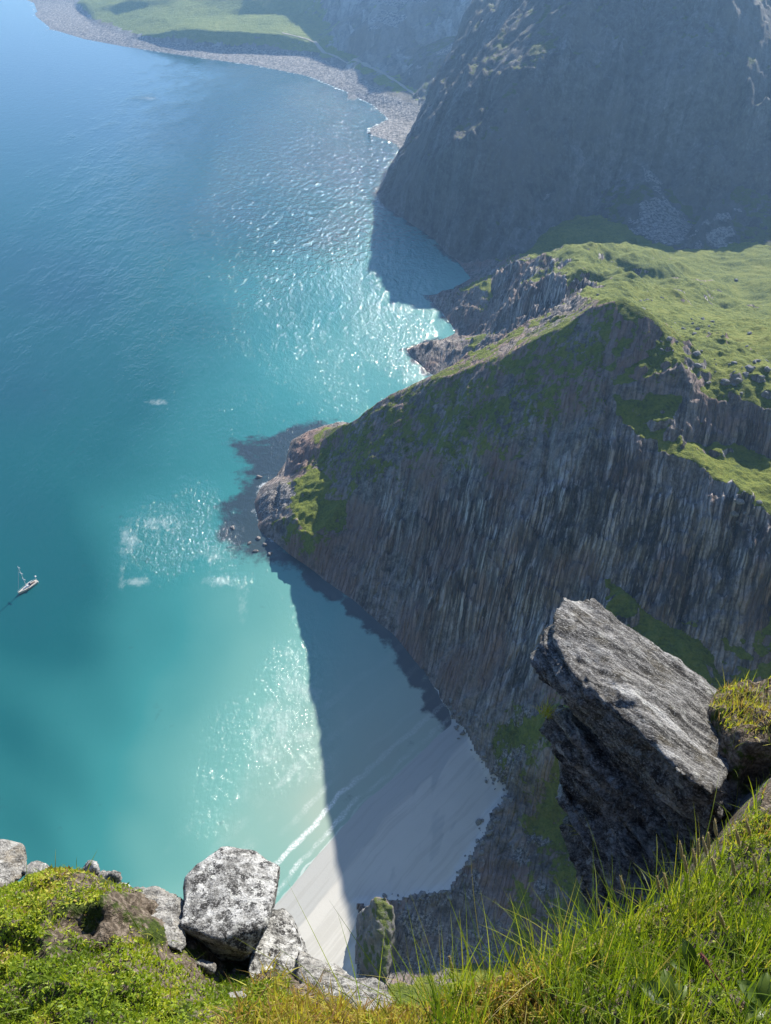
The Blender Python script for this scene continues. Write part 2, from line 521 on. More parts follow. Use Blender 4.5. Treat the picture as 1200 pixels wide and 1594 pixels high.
near_pts += [
    # behind the crest, valley and beyond
    (75, 640, 0.0), (110, 655, 14), (160, 690, 26), (230, 640, 30), (290, 740, 30), (400, 700, 34), (450, 560, 50), (450, 400, 95), (450, 200, 190), (450, -40, 262), (300, 300, 122), (250, 400, 70), (330, 480, 45),
    (60, 700, 0.0), (40, 660, -8), (300, 780, 36), (450, 780, 50),
    # camera mountain (steep below the ledge)
    (4, 82, 10), (8, 70, 22), (40, 74, 22), (66, 86, 22), (90, 98, 34), (-18, 70, 20), (-40, 54, 30), (-80, 30, 40),
    (0, 54, 90), (32, 54, 95), (70, 56, 110), (110, 64, 130), (0, 38, 140), (34, 38, 148), (-40, 34, 110), (-110, 20, 80), (-200, -10, 120), (0, 20, 192), (40, 20, 198), (-40, 14, 190), (100, 30, 205), (-100, 0, 180),
    (0, 5.0, 246), (20, 7, 244), (-20, 4.0, 246), (60, 10, 244), (-60, -4, 240), (150, 20, 240), (0, 12, 216), (20, 14, 214), (0, -3, 260), (25, -3, 260), (-25, -3, 260), (0, -40, 262), (-200, -40, 200), (200, -40, 260), (300, 20, 260),
    # sea bed
    (-90, 380, -14), (-110, 300, -14), (-90, 250, -12), (-82, 330, -9), (-50, 285, -6), (-70, 200, -10), (-60, 150, -5), (-120, 120, -8), (-260, 90, -14), (-260, 400, -14),
    (-30, 250, -4), (-10, 225, -4), (-25, 180, -2.5), (5, 200, -2.5), (-60, 440, -14), (0, 440, -12), (20, 470, -10), (-20, 520, -12), (10, 560, -12), (0, 620, -12), (40, 560, -4), (-60, 700, -14), (-260, 780, -14), (20, 780, -12),
]
nx_ = axis((-260, -60, 3.0), (-60, 160, 0.62), (160, 230, 1.2), (230, 450, 3.0))
ny_ = axis((-40, 60, 3.0), (60, 120, 1.0), (120, 350, 0.62), (350, 480, 0.95), (480, 660, 1.5), (660, 780, 3.0))
XN, YN = np.meshgrid(nx_, ny_)
lines_n = [ridge, crag_top, crag_foot, bench, shore_bay, foot_cam, prom1, prom2, back_shore, crest, p2ridge, p1ridge, gully]
zn = tin(near_pts, lines_n, nx_, ny_)
zn = blur(zn, 5)

# beach surface: sand rising gently from the water's edge
wline = [tuple(at_z(u, v, 0)[:2]) for u, v in [(150, 1740), (300, 1560), (400, 1440), (480, 1352), (530, 1292), (560, 1262), (600, 1222), (640, 1185), (685, 1145), (730, 1105), (800, 1040)]]


def shore_coords(X, Y):         # signed distance from the waterline (+ inland) and distance along it
    best = np.full(X.shape, 1e9); sg = np.zeros(X.shape); al = np.zeros(X.shape); run = 0.0
    for (x0, y0), (x1, y1) in zip(wline[:-1], wline[1:]):
        dx, dy = x1 - x0, y1 - y0; L = math.hypot(dx, dy)
        tr = ((X - x0) * dx + (Y - y0) * dy) / (L * L)
        t = np.clip(tr, 0, 1)
        d = np.hypot(X - x0 - t * dx, Y - y0 - t * dy)
        side = np.sign(dy * (X - x0) - dx * (Y - y0))
        m = d < best
        best = np.where(m, d, best); sg = np.where(m, side, sg); al = np.where(m, run + t * L, al)
        run += L
    return best * sg, al


bdist, balong = shore_coords(XN, YN)
bcurve = bdist + 1.2 * fbm(balong / 22, bdist / 60, 3, 5)
zbeach = np.where(bcurve > 0, 0.055 * bcurve, 0.06 * bcurve) + 0.02
poly_beach = [tuple(p[:2]) for p in shore_bay[14:]] + [tuple(p[:2]) for p in foot_cam[1:12]] + [(-100, 60), (-70, 110), (-40, 190), (0, 215)]
sb = sdf(XN, YN, poly_beach)
sb_n = sb + 2.2 * fbm(XN / 7, YN / 7, 4, 21)

# rock relief, in strata coordinates (strike / dip of the main face)
strike = np.array([0.6, -0.8]); dipd = np.array([0.8, 0.6])
q = XN * 0.945 - YN * 0.327
d_ = XN * 0.327 + YN * 0.945
slope, gx, gy = slope_of(blur(zn, 6), nx_, ny_)
face = sstep(-0.25, 0.3, -(gx * -dipd[0] + gy * -dipd[1])) * sstep(28, 40, slope)
steep = sstep(27, 40, slope)
warp = 1.5 * fbm(XN / 40, YN / 40, 3, 31)
qq = q + warp
col1 = fbm(qq / 3.6, d_ / 26, 3, 41, 0.55, ridged=True)
col2 = fbm(qq / 12.0, d_ / 45, 3, 43, 0.5, ridged=True)
blk = fbm(XN / 16, YN / 16, 5, 47)
fine = fbm(XN / 4.5, YN / 4.5, 4, 53)
landk = sstep(0.0, 6.0, zn)
camk = sstep(118, 90, YN - 0.25 * XN)                # camera mountain: looser ground
zr_ = np.interp(XN, [p[0] for p in ridge], [p[2] for p in ridge])
rib = sstep(-8, -34, zn - np.minimum(zr_, 128) + 10 * fbm(XN / 25, YN / 25, 3, 63)) * (0.35 + 0.65 * sstep(8, 34, zn + 0.10 * (XN * 0 + 1) + 12 * fbm(XN / 30, YN / 30, 3, 64)))
rib = np.clip(rib * (0.65 + 0.7 * sstep(-0.3, 0.35, fbm(XN / 22, YN / 30, 3, 65))), 0, 1.2)
relief = (1 - camk) * face * (1 - 0.7 * sstep(8, 0, np.hypot((XN - at_z(515, 735, 28)[0]) / 1.6, (YN - at_z(515, 735, 28)[1]) / 2.6))) * (0.35 + 0.65 * rib) * (2.2 * col1 + 3.4 * col2 + 1.5 * fbm(qq / 9, d_ / 5, 3, 45)) + steep * 2.4 * blk + (0.5 + 1.3 * steep) * fine + 3.0 * (1 - steep) * fbm(XN / 45, YN / 45, 3, 59) + 1.6 * (1 - steep) * fbm(XN / 12, YN / 12, 3, 61, ridged=True)
rdg_d = seg_dist(XN, YN, [tuple(p[:2]) for p in ridge])
hillk = sstep(355, 400, YN - 0.35 * (XN - 100)) * sstep(25, 45, zn) * (1 - sstep(560, 640, YN))
relief = relief + hillk * (9.0 * fbm((XN * 0.8 - YN * 0.6) / 40, (XN * 0.6 + YN * 0.8) / 62, 2, 91, 0.4, ridged=True) + 1.6 * fbm(XN / 14, YN / 14, 3, 93))
for gl in [[(945, 600), (946, 660), (940, 720), (930, 800)], [(742, 770), (744, 800), (738, 860), (742, 900)], [(1085, 800), (1080, 850), (1070, 900), (1060, 960)], [(860, 640), (852, 700), (850, 745)], [(1150, 800), (1140, 860), (1130, 920)], [(640, 720), (625, 790), (610, 850)]]:
    gpx = []
    for (u, v) in gl:
        z = 60.0
        for _ in range(25):
            p = at_z(u, v, z); i = min(len(nx_) - 1, int(np.searchsorted(nx_, p[0]))); j = min(len(ny_) - 1, int(np.searchsorted(ny_, p[1]))); z = 0.6 * z + 0.4 * float(zn[j, i])
        gpx.append(tuple(at_z(u, v, z)[:2]))
    gd = seg_dist(XN + 1.2 * fbm(XN / 8, YN / 8, 2, 88), YN, gpx)
    relief = relief - 3.4 * np.exp(-(gd / 1.3) ** 2)
ledg = fbm(qq / 26 + 5, zn / 7.5 + qq / 60, 3, 89)
relief = relief + face * rib * 2.0 * sstep(0.12, 0.22, ledg)
knob = sstep(0.1, 0.45, fbm(XN / 13, YN / 13, 3, 67)) * 3.2 * (1 - camk)
relief = relief + knob * (1 - steep) * sstep(360, 300, YN + 0 * XN) * 0.6 + knob * sstep(380, 430, YN) * sstep(120, 50, XN)
relief = relief + sstep(178, 158, YN - 0.15 * XN) * sstep(75, 45, zn) * 1.4 * fbm(XN / 5, YN / 5, 4, 99, ridged=True)
relief = relief * np.where(camk > 0.3, 0.6, 1.0) * (0.30 + 0.70 * sstep(3, 16, rdg_d))
zn2 = zn + relief * (0.10 + 0.90 * landk) * sstep(-3, 2, zn)
top_keep = sstep(20, 8, np.hypot(XN, YN))
zn2 = np.where(top_keep > 0.5, np.minimum(zn2, zn), zn2)
on_beach = (sb_n < 0)
kb = sstep(-3.5, 0.0, sb_n)
zn2 = np.where(sb_n < 0, zbeach * (1 - kb) + np.maximum(zbeach, np.minimum(zn2, zbeach + 1.2)) * kb, zn2)

slope2, _, _ = slope_of(blur(zn2, 3), nx_, ny_)
grass = sstep(44 + 9 * hillk, 30 + 9 * hillk, slope2 + 6 * fbm(XN / 9, YN / 9, 3, 71)) * sstep(7, 14, zn + 3 * fbm(XN / 8, YN / 8, 3, 73))
grass = np.maximum(grass, 0.85 * sstep(9, 3, rdg_d + 4 * fbm(XN / 6, YN / 6, 3, 94)) * sstep(35, 60, zn))
gt_ = at_z(500, 735, 25); gt2 = at_z(520, 770, 32)
grass = np.maximum(grass, 0.95 * np.exp(-((XN - gt_[0]) / 15) ** 2 - ((YN - gt_[1]) / 24) ** 2))
tip_turf = sdf(XN, YN, [tuple(p[:2]) for p in Z([(474, 686, 18), (505, 672, 30), (530, 665, 40), (549, 690, 45), (552, 745, 43), (535, 785, 32), (500, 806, 25), (470, 800, 17), (472, 760, 18), (478, 725, 20)])])
grass = np.maximum(grass, 1.0 * sstep(2.5, -2.5, tip_turf + 3 * fbm(XN / 6, YN / 6, 3, 96)))
upper = sstep(-30, -6, zn - np.interp(XN, [p[0] for p in ridge], [p[2] for p in ridge])) * face
crop_ = sstep(0.22, 0.42, fbm(XN / 17, YN / 17, 4, 95)) * hillk * 0.7
grass *= (1 - 0.95 * face) * (1 - 0.8 * crop_)
grass = np.maximum(grass, 0.50 * upper + 0.12 * fbm(XN / 6, YN / 14, 3, 74) * upper)
# bare rock at the tip and on the promontories' seaward ends
tipd = np.hypot(XN - at_z(425, 785, 5)[0], YN - at_z(425, 785, 5)[1])
grass *= sstep(9, 15, tipd + 3 * fbm(XN / 5, YN / 5, 3, 75))
for u, v in ((680, 462), (650, 545), (452, 715)):
    p = at_z(u, v, 4)
    grass *= sstep(8, 22, np.hypot(XN - p[0], YN - p[1]))
gul = sstep(0.15, 0.5, fbm(XN / 20, YN / 20, 4, 77))
grass = np.where(camk > 0.5, np.clip(0.62 + 0.7 * fbm(XN / 14, YN / 14, 4, 79), 0, 1) * sstep(6, 14, zn), grass)
scree = camk * 0.55 * sstep(14, 5, zn) + 0.35 * sstep(8, 3, zn) * sstep(100, 130, YN) * sstep(30, -10, XN * 0 + (zn - 5) * 5) * 0
scree = np.maximum(scree, 0.6 * sstep(0.12, 0.4, fbm(XN / 18, YN / 18, 3, 83)) * sstep(34, 24, slope2) * sstep(180, 230, XN) * sstep(30, 50, zn))
strata = np.stack([qq, d_, zn2], -1)
wet = sstep(16, 4, bcurve) * 1.0 + 0.45 * sstep(0.0, 0.4, fbm(bdist / 9 + 0.05 * balong, balong / 40, 3, 85))

foot = sstep(178, 158, YN - 0.15 * XN) * sstep(75, 45, zn)
rib = rib * (1 - foot)
grass = np.maximum(grass, foot * np.clip(0.52 + 0.9 * fbm(XN / 16, YN / 16, 4, 97), 0, 0.8) * sstep(4, 9, zn))
scree = np.maximum(scree, foot * np.clip(0.30 - 0.9 * fbm(XN / 14, YN / 14, 4, 98), 0, 0.9))
at_n = {'grass': grass, 'scree': scree, 'strata': strata, 'rib': rib}
at_n['scree'] = np.maximum(scree, 0.95 * sstep(16, 10, tipd) * sstep(0.3, 2, zn))
beach_cell = (on_beach[:-1, :-1] & on_beach[1:, 1:] & on_beach[1:, :-1] & on_beach[:-1, 1:])
seen = cellmask(zn2 > -4)
cam_cell = (camk[:-1, :-1] > 0.5)
structure(grid_mesh('beach', nx_, ny_, zn2, beach_cell & seen, M_SAND, {'wet': np.clip(wet, 0, 1), 'strata': np.stack([bcurve, balong, 0 * q], -1)}))
structure(grid_mesh('headland', nx_, ny_, zn2, ~beach_cell & seen & ~cam_cell, M_HEAD, at_n))
structure(grid_mesh('mountain_slope', nx_, ny_, zn2, ~beach_cell & seen & cam_cell, M_HEAD, at_n))

# ------------------------------------------------------------------ the dark mountain across the cove
m_shore = Z([(660, 195, 2), (640, 225, 0.3), (615, 255, 0.3), (588, 300, 0.3), (600, 319, 0.3), (622, 333, 0.3), (645, 348, 0.3), (682, 372, 0.3), (700, 395, 0.3), (728, 412, 0.3), (752, 430, 0.3)])
m_foot = m_shore[-1:] + Z([(800, 420, 6), (850, 412, 8), (950, 405, 14), (1050, 398, 30)]) + [(289, 700, 28), (330, 660, 33), (420, 690, 36), (700, 720, 50)]
m_sil = Z([(588, 300, 0.5), (605, 274, 11), (620, 250, 24), (635, 215, 37), (650, 185, 50), (680, 120, 88), (700, 80, 105), (722, 36, 126), (740, 0, 148)])
m_pts = Z([
    (650, 262, 44), (690, 242, 70), (731, 208, 93), (800, 230, 84), (850, 250, 70), (900, 262, 58), (1000, 250, 62), (1095, 230, 77), (1135, 232, 75), (1200, 220, 74), (1150, 285, 54),
    (690, 340, 22), (740, 320, 42), (640, 310, 18), (800, 340, 36), (900, 340, 22), (1000, 340, 36), (1100, 320, 48),
    (720, 120, 116), (800, 120, 128), (850, 110, 134), (900, 120, 128), (1000, 120, 126), (1095, 120, 130), (1160, 160, 114), (1160, 60, 156), (1200, 120, 126),
    (770, 0, 160), (820, 0, 172), (900, 0, 180), (1000, 0, 178), (1090, 0, 181), (1150, 0, 179), (1195, 0, 177), (1250, 120, 129), (1300, 220, 75),
])
m_pts += [(190, 960, 218), (220, 920, 226), (262, 880, 224), (300, 850, 198), (345, 850, 181), (400, 925, 172), (440, 940, 172), (600, 950, 185), (800, 900, 200),
          (200, 1300, 150), (260, 1200, 190), (300, 1100, 210), (430, 1100, 160), (520, 1200, 160), (800, 1200, 160), (150, 1400, 130), (250, 1600, 120), (500, 1600, 140), (800, 1600, 120),
          (90, 1200, 40), (110, 1300, 60), (120, 1420, 70), (60, 1100, 20), (140, 1600, 70)]
m_pts += [(-60, 880, -12), (-40, 820, -12), (0, 760, -8), (30, 720, -8), (60, 660, -6), (-30, 950, -10), (-10, 1050, -8), (40, 600, -10), (800, 600, 40), (400, 600, 30), (250, 620, 22), (120, 640, 3), (-60, 1700, 10), (800, 1700, 120)]
mx_ = axis((-60, 420, 1.9), (420, 800, 6.0))
my_ = axis((600, 960, 1.9), (960, 1400, 4.0), (1400, 1700, 10.0))
XM, YM = np.meshgrid(mx_, my_)
zm = blur(tin(m_pts, [m_shore, m_foot, m_sil], mx_, my_), 4)
slm, gxm, gym = slope_of(blur(zm, 4), mx_, my_)
stm = sstep(24, 42, slm)
qm = XM * 0.93 - YM * 0.36 + 6 * fbm(XM / 60, YM / 60, 3, 101)
dm = XM * 0.36 + YM * 0.93
rel = stm * (8.0 * fbm(qm / 15, dm / 90, 4, 103, 0.5, ridged=True) + 10 * fbm(qm / 46, dm / 130, 3, 105, ridged=True) + 12 * fbm(XM / 38, YM / 35, 4, 107)) + 1.6 * fbm(XM / 14, YM / 14, 4, 109)
zm2 = zm + rel * sstep(0, 18, zm) * sstep(-3, 2, zm) + 1.2 * fbm(XM / 9, YM / 9, 4, 111) * sstep(-3, 1, zm)
slm2, _, _ = slope_of(blur(zm2, 2), mx_, my_)
gm_ = sstep(40, 26, slm2 + 8 * fbm(XM / 30, YM / 30, 3, 113)) * sstep(8, 20, zm) * 0.5
scm = sstep(95, 60, zm) * sstep(34, 24, slm2) * sstep(0.0, 0.25, fbm(XM / 45, YM / 70, 3, 115)) * 0.8
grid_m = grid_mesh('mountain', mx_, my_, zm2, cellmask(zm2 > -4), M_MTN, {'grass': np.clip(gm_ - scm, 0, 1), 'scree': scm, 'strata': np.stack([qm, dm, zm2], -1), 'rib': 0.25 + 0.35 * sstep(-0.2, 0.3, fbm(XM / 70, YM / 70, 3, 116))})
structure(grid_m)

# ------------------------------------------------------------------ far shore
f_shore = [(-1000, 2700, 0.3)] + Z([(40, -18, 0.3), (48, 0, 0.3), (55, 25, 0.3), (80, 45, 0.3), (130, 60, 0.3), (200, 73, 0.3), (300, 88, 0.3), (400, 102, 0.3), (480, 118, 0.3), (540, 143, 0.3),
                                    (585, 165, 0.3), (607, 185, 0.3), (573, 201, 0.3), (578, 209, 0.3), (600, 215, 0.3), (618, 224, 0.3)]) + [(30, 1000, 0.3), (60, 950, 0.3)]
f_in = Z([(112, 5, 6), (150, 40, 8), (200, 59, 8), (300, 72, 8), (400, 78, 8), (440, 82, 8), (480, 88, 9), (530, 107, 9), (600, 148, 10), (650, 165, 11)])
f_top = Z([(128, 4, 22), (145, 15, 22), (190, 20, 26), (250, 28, 33), (300, 45, 34), (370, 50, 34), (440, 55, 33), (490, 66, 28), (520, 78, 20)])
f_pts = Z([(200, 0, 48), (290, 0, 54), (370, 22, 45), (460, 20, 52), (515, 40, 40), (560, 90, 16), (600, 110, 22), (600, 60, 52), (560, 40, 60), (650, 120, 24), (700, 60, 62), (600, 0, 92), (680, 0, 102)])
f_pts += [(-450, 2400, 100), (-250, 2320, 190), (-110, 2280, 270), (60, 2200, 320), (300, 2050, 350), (600, 1900, 360), (-700, 2600, 60), (-400, 3000, 260), (0, 3000, 400), (700, 2800, 450), (700, 1500, 200), (150, 1700, 235), (260, 1600, 245), (115, 1840, 235), (-1000, 3400, 100), (-1400, 3400, -10), (-1400, 2400, -14), (-900, 2200, -14), (-660, 1840, -14), (-300, 1600, -14), (-100, 1400, -14), (-60, 1200, -10), (-80, 1000, -14), (-1400, 900, -14), (700, 900, 10), (40, 902, -14), (110, 902, -14), (300, 902, -5), (700, 3400, 400), (150, 1100, 8), (200, 1000, 8)]
fx_ = axis((-1400, -900, 14.0), (-900, 160, 3.4), (160, 700, 16.0))
fy_ = axis((900, 1080, 6.0), (1080, 2050, 3.2), (2050, 2400, 8.0), (2400, 3400, 20.0))
XF, YF = np.meshgrid(fx_, fy_)
zf = blur(tin(f_pts, [f_shore, f_in, f_top], fx_, fy_), 2)
slf, _, _ = slope_of(zf, fx_, fy_)
zf2 = zf + sstep(-2, 3, zf) * (0.9 * fbm(XF / 9, YF / 9, 4, 121) + 2.5 * sstep(12, 30, zf) * fbm(XF / 60, YF / 60, 4, 123)) + sstep(40, 120, zf) * 12 * fbm(XF / 80, YF / 80, 5, 125, ridged=True)
gf = sstep(10, 17, zf + 5 * fbm(XF / 40, YF / 40, 3, 127)) * np.where(slf > 40, 0.7, 1.0)
pf = at_z(625, 45, 60)
scf = 0.9 * sstep(14, 8, zf) + sstep(0.05, 0.3, fbm((XF * 0.8 + YF * 0.6) / 60, (XF * 0.6 - YF * 0.8) / 240, 3, 129)) * sstep(35, 60, zf) * sstep(-60, 0, XF)
gf = np.clip(gf - scf * 0.9 - 0.75 * sstep(-170, -70, XF) * sstep(12, 26, zf), 0, 1)
structure(grid_mesh('far_shore', fx_, fy_, zf2, cellmask(zf2 > -4), M_FAR, {'grass': gf, 'scree': np.clip(scf, 0, 1), 'strata': np.stack([XF, YF, zf2], -1), 'rib': np.full(zf2.shape, 0.8)}))

# footpath along the far shore
def zf_at(x, y):
    i = int(np.clip(np.searchsorted(fx_, x) - 1, 0, len(fx_) - 2)); j = int(np.clip(np.searchsorted(fy_, y) - 1, 0, len(fy_) - 2))
    return float(zf2[j:j + 2, i:i + 2].max())


pp = Z([(440, 60, 26), (480, 74, 16), (520, 90, 13), (560, 106, 13), (590, 119, 12.5), (620, 136, 12), (640, 148, 12), (655, 158, 11.5)])
P_ = []
for a, b in zip(pp[:-1], pp[1:]):
    for s in np.linspace(0, 1, 14, endpoint=False):
        P_.append(np.array(a) * (1 - s) + np.array(b) * s)
P_ = np.array(P_)
V, Q = [], []
for i, c in enumerate(P_):
    d = P_[min(i + 1, len(P_) - 1)] - P_[max(i - 1, 0)]; d /= np.linalg.norm(d[:2])
    w_ = 2.2 + 0.6 * math.sin(i * 0.7)
    for k in (-1, 0, 1):
        x, y = c[0] - d[1] * w_ * k, c[1] + d[0] * w_ * k
        V.append((x, y, zf_at(x, y) + 0.35 + 0.15 * (k == 0)))
for i in range(len(P_) - 1):
    for k in range(2):
        a = i * 3 + k
        Q.append((a, a + 1, a + 4, a + 3))
T_ = NT('pale_gravel'); T_.out(T_.mix(T_.noise(T_.pos(), 0.5, 4), (0.30, 0.27, 0.21), (0.46, 0.42, 0.34)), 0.95)
structure(mesh_np('path', np.array(V), np.array(Q), T_.m))

#SEA0
HAZE = 0.00014
# ------------------------------------------------------------------ sea
def mat_sea():
    T = NT('sea_water')
    p = T.pos()
    dep = T.attr('depth')
    big = T.noise(p, 0.012, 4, 0.6)
    d = T.math('ADD', dep, T.math('MULTIPLY', T.math('SUBTRACT', big, 0.5), 0.10))
    col = T.ramp(d, [(0.0, (0.38, 0.38, 0.31)), (0.10, (0.33, 0.42, 0.345)), (0.28, (0.165, 0.365, 0.315)), (0.5, (0.040, 0.215, 0.210)), (0.72, (0.008, 0.100, 0.108)), (1.0, (0.011, 0.072, 0.102))])
    kn = T.noise(p, 0.16, 6, 0.7)
    kelp = T.step(T.math('ADD', T.attr('kelp'), T.math('ADD', T.math('MULTIPLY', T.math('SUBTRACT', kn, 0.5), 1.4), T.math('MULTIPLY', T.math('SUBTRACT', T.noise(p, 0.045, 4, 0.6), 0.5), 1.6))), 0.30, 0.85)
    col = T.mix(T.math('MULTIPLY', kelp, 0.86), col, (0.032, 0.029, 0.042))
    bd = T.attr('shore')                                   # metres seaward(-) of the beach's waterline
    wob = T.math('ADD', bd, T.math('MULTIPLY', T.math('SUBTRACT', T.noise(p, 0.09, 4, 0.6), 0.5), 5.0))
    brk = T.step(T.noise(p, 0.05, 3), 0.35, 0.55)
    fine = T.noise(p, 1.3, 5, 0.75)

    def crest(c, w, k):
        a = T.math('ABSOLUTE', T.math('SUBTRACT', wob, c))
        return T.math('MULTIPLY', T.math('SUBTRACT', 1.0, T.step(a, w * 0.3, w)), k)
    lace = T.step(fine, 0.42, 0.62)
    swash = T.math('MAXIMUM', crest(-0.3, 0.6, 0.5), T.math('MULTIPLY', T.math('MULTIPLY', crest(-3.2, 1.3, 0.9), T.math('ADD', 0.35, lace)), brk))
    swash = T.math('MAXIMUM', swash, T.math('MULTIPLY', T.math('MULTIPLY', crest(-9.5, 1.5, 1.0), T.math('ADD', 0.35, lace)), T.step(T.noise(p, 0.04, 2), 0.3, 0.5)))
    swash = T.math('MAXIMUM', swash, T.math('MULTIPLY', crest(-22.0, 4.0, 0.35), T.math('MULTIPLY', lace, T.step(T.noise(p, 0.03, 3), 0.45, 0.6))))
    for c_, w_, k_ in ((-16.0, 1.6, 0.30), (-31.0, 2.2, 0.22), (-44.0, 2.6, 0.18)):
        swash = T.math('MAXIMUM', swash, T.math('MULTIPLY', crest(c_, w_, k_), T.math('MULTIPLY', T.math('ADD', 0.3, lace), T.step(T.noise(p, 0.035, 3), 0.42, 0.56))))
    lapn = T.step(T.math('ADD', T.attr('lap'), T.math('ADD', T.math('MULTIPLY', T.math('SUBTRACT', fine, 0.5), 1.2), T.math('MULTIPLY', T.math('SUBTRACT', T.noise(p, 0.12, 4, 0.6), 0.55), 2.2))), 0.5, 0.95)
    swash = T.math('MULTIPLY', swash, T.attr('surf_in_sun'))
    slick = T.math('MULTIPLY', T.step(T.math('ADD', T.attr('slick'), T.math('MULTIPLY', T.math('SUBTRACT', T.noise(T.scale(p, (1.0, 0.6, 1.0)), 0.16, 7, 0.75), 0.5), 2.0)), 0.4, 1.2), 0.34)
    foam = T.math('MAXIMUM', T.math('MAXIMUM', swash, T.math('MULTIPLY', lapn, 0.7)), slick)
    col = T.mix(foam, col, (0.72, 0.75, 0.72))
    # wind ripples: short chop whose height follows the gusts
    wind = T.attr('wind')
    gust = T.noise(T.scale(p, (0.9, 0.35, 1.0)), 0.035, 5, 0.65)
    w = T.math('MULTIPLY', T.step(T.math('ADD', wind, T.math('MULTIPLY', T.math('SUBTRACT', gust, 0.5), 1.0)), 0.1, 1.15), 1.1)
    n1 = T.noise(T.scale(p, (1.0, 0.8, 1.0)), 0.42, 4, 0.68, 0.6)
    n2 = T.noise(p, 1.9, 3, 0.65)
    n3 = T.noise(T.scale(p, (1.0, 0.6, 1.0)), 0.11, 2, 0.5)
    n4 = T.noise(T.scale(p, (1.0, 0.5, 1.0)), 0.18, 2, 0.55, 0.5)
    farw = T.attr('far')
    n5 = T.noise(T.scale(p, (1.0, 0.65, 1.0)), 0.40, 2, 0.55, 0.4)
    h = T.math('ADD', T.math('MULTIPLY', n1, 0.30), T.math('MULTIPLY', n2, 0.12))
    h = T.math('ADD', h, T.math('MULTIPLY', n5, T.math('SUBTRACT', 1.1, T.math('MULTIPLY', farw, 0.5))))
    h = T.math('ADD', h, T.math('MULTIPLY', T.math('MULTIPLY', n4, farw), 1.9))
    h = T.math('MULTIPLY', h, T.math('ADD', 0.08, T.math('MULTIPLY', w, 1.0)))
    h = T.math('ADD', h, T.math('MULTIPLY', n3, 0.12))
    nb = T.bump(h, 1.0, WAVE)
    T.put(T.b.inputs['IOR'], 1.33)
    rough = T.math('ADD', T.math('ADD', 0.07, T.math('MULTIPLY', w, 0.02)), T.math('MULTIPLY', foam, 0.6))
    T.put(T.b.inputs['Coat Weight'], 1.0); T.put(T.b.inputs['Coat IOR'], 1.34); T.put(T.b.inputs['Coat Roughness'], rough); T.link(nb, T.b.inputs['Coat Normal'])
    return T.out(col, 0.9, None, 0.0)


WAVE = 1.5
M_SEA = mat_sea()
sx_ = axis((-9000, -1500, 900.0), (-1500, -500, 12.0), (-500, -180, 4.0), (-180, 110, 1.2), (110, 330, 5.0), (330, 3000, 500.0))
sy_ = axis((20, 80, 6.0), (80, 300, 1.2), (300, 460, 1.6), (460, 900, 4.0), (900, 2400, 12.0), (2400, 3800, 60.0), (3800, 9000, 900.0))
XS, YS = np.meshgrid(sx_, sy_)


def warp_xy(x, y):
    y = np.maximum(y, 30.0)
    return np.stack([x / y * 1.2, np.log(y) * 0.9], -1)


ctl = [(500, 1250, .06), (460, 1200, .19), (420, 1250, .20), (370, 1300, .20), (430, 1100, .24), (400, 1040, .31), (470, 1000, .26), (330, 1150, .32), (320, 1250, .30), (250, 1220, .40), (180, 1230, .50),
       (100, 1200, .64), (30, 1150, .74), (50, 1280, .66), (150, 1100, .60), (130, 1320, .5), (230, 1310, .38), (280, 1100, .46), (250, 980, .56), (400, 940, .42), (330, 1000, .46), (100, 1000, .74), (100, 900, .78), (30, 960, .8), (30, 800, .8), (250, 830, .55), (150, 700, .72), (350, 660, .60),
       (430, 640, .52), (500, 600, .42), (560, 540, .40), (600, 480, .42), (640, 500, .30), (560, 440, .50), (450, 460, .60), (300, 500, .72), (100, 450, .95), (330, 330, .95), (500, 360, .90), (590, 370, .68),
       (640, 420, .34), (690, 440, .24), (650, 370, .45), (550, 260, 1.0), (300, 200, 1.0), (100, 100, 1.0), (500, 160, .9), (20, 600, .9), (620, 1100, .08), (680, 1120, .04), (560, 1030, .16), (600, 1180, .03), (560, 1120, .09), (540, 1220, .03), (500, 930, .36), (540, 980, .24), (200, 600, .78), (-200, 700, .95), (-300, 1200, .9), (0, 1450, .5), (300, 1450, .2)]
cw = np.array([warp_xy(*(at_z(u, v, 0)[:2])) for u, v, _ in ctl])
cv = np.array([c[2] for c in ctl])
gw = warp_xy(XS, YS)
num = np.zeros(XS.shape); den = np.zeros(XS.shape)
for (a, b), val in zip(cw, cv):
    wgt = 1.0 / ((gw[..., 0] - a) ** 2 + (gw[..., 1] - b) ** 2 + 0.006) ** 1.6
    num += wgt * val; den += wgt
depth_s = num / den


def pxpoly(pts):
    return [tuple(at_z(u, v, 0)[:2]) for u, v in pts]


kelp_poly = pxpoly([(368, 690), (402, 688), (440, 672), (490, 655), (520, 668), (480, 740), (440, 830), (500, 900), (450, 880), (412, 880), (400, 868), (350, 838), (345, 795), (378, 765), (375, 725)])
kelp = sstep(13, -9, sdf(XS, YS, kelp_poly) + 5 * fbm(XS / 12, YS / 12, 4, 141))
land_poly = [tuple(p[:2]) for p in shore_bay] + [(60, 150), (120, 300), (40, 400)]
dl = sdf(XS, YS, land_poly)
bayline = [tuple(p[:2]) for p in shore_bay[11:18]]
dbay = seg_dist(XS, YS, bayline)
kelp = np.maximum(kelp, sstep(13, 5, dbay + 5 * fbm(XS / 9, YS / 9, 4, 143)))
prom_line = [tuple(p[:2]) for p in prom1 + prom2]
dprom = seg_dist(XS, YS, prom_line)
dmt = seg_dist(XS, YS, [tuple(p[:2]) for p in m_shore])
kelp = np.maximum(kelp, 0.8 * sstep(9, 1, dprom + 4 * fbm(XS / 9, YS / 9, 3, 145)))
kelp = np.maximum(kelp, 0.8 * sstep(12, 2, dmt + 6 * fbm(XS / 12, YS / 12, 3, 147)))
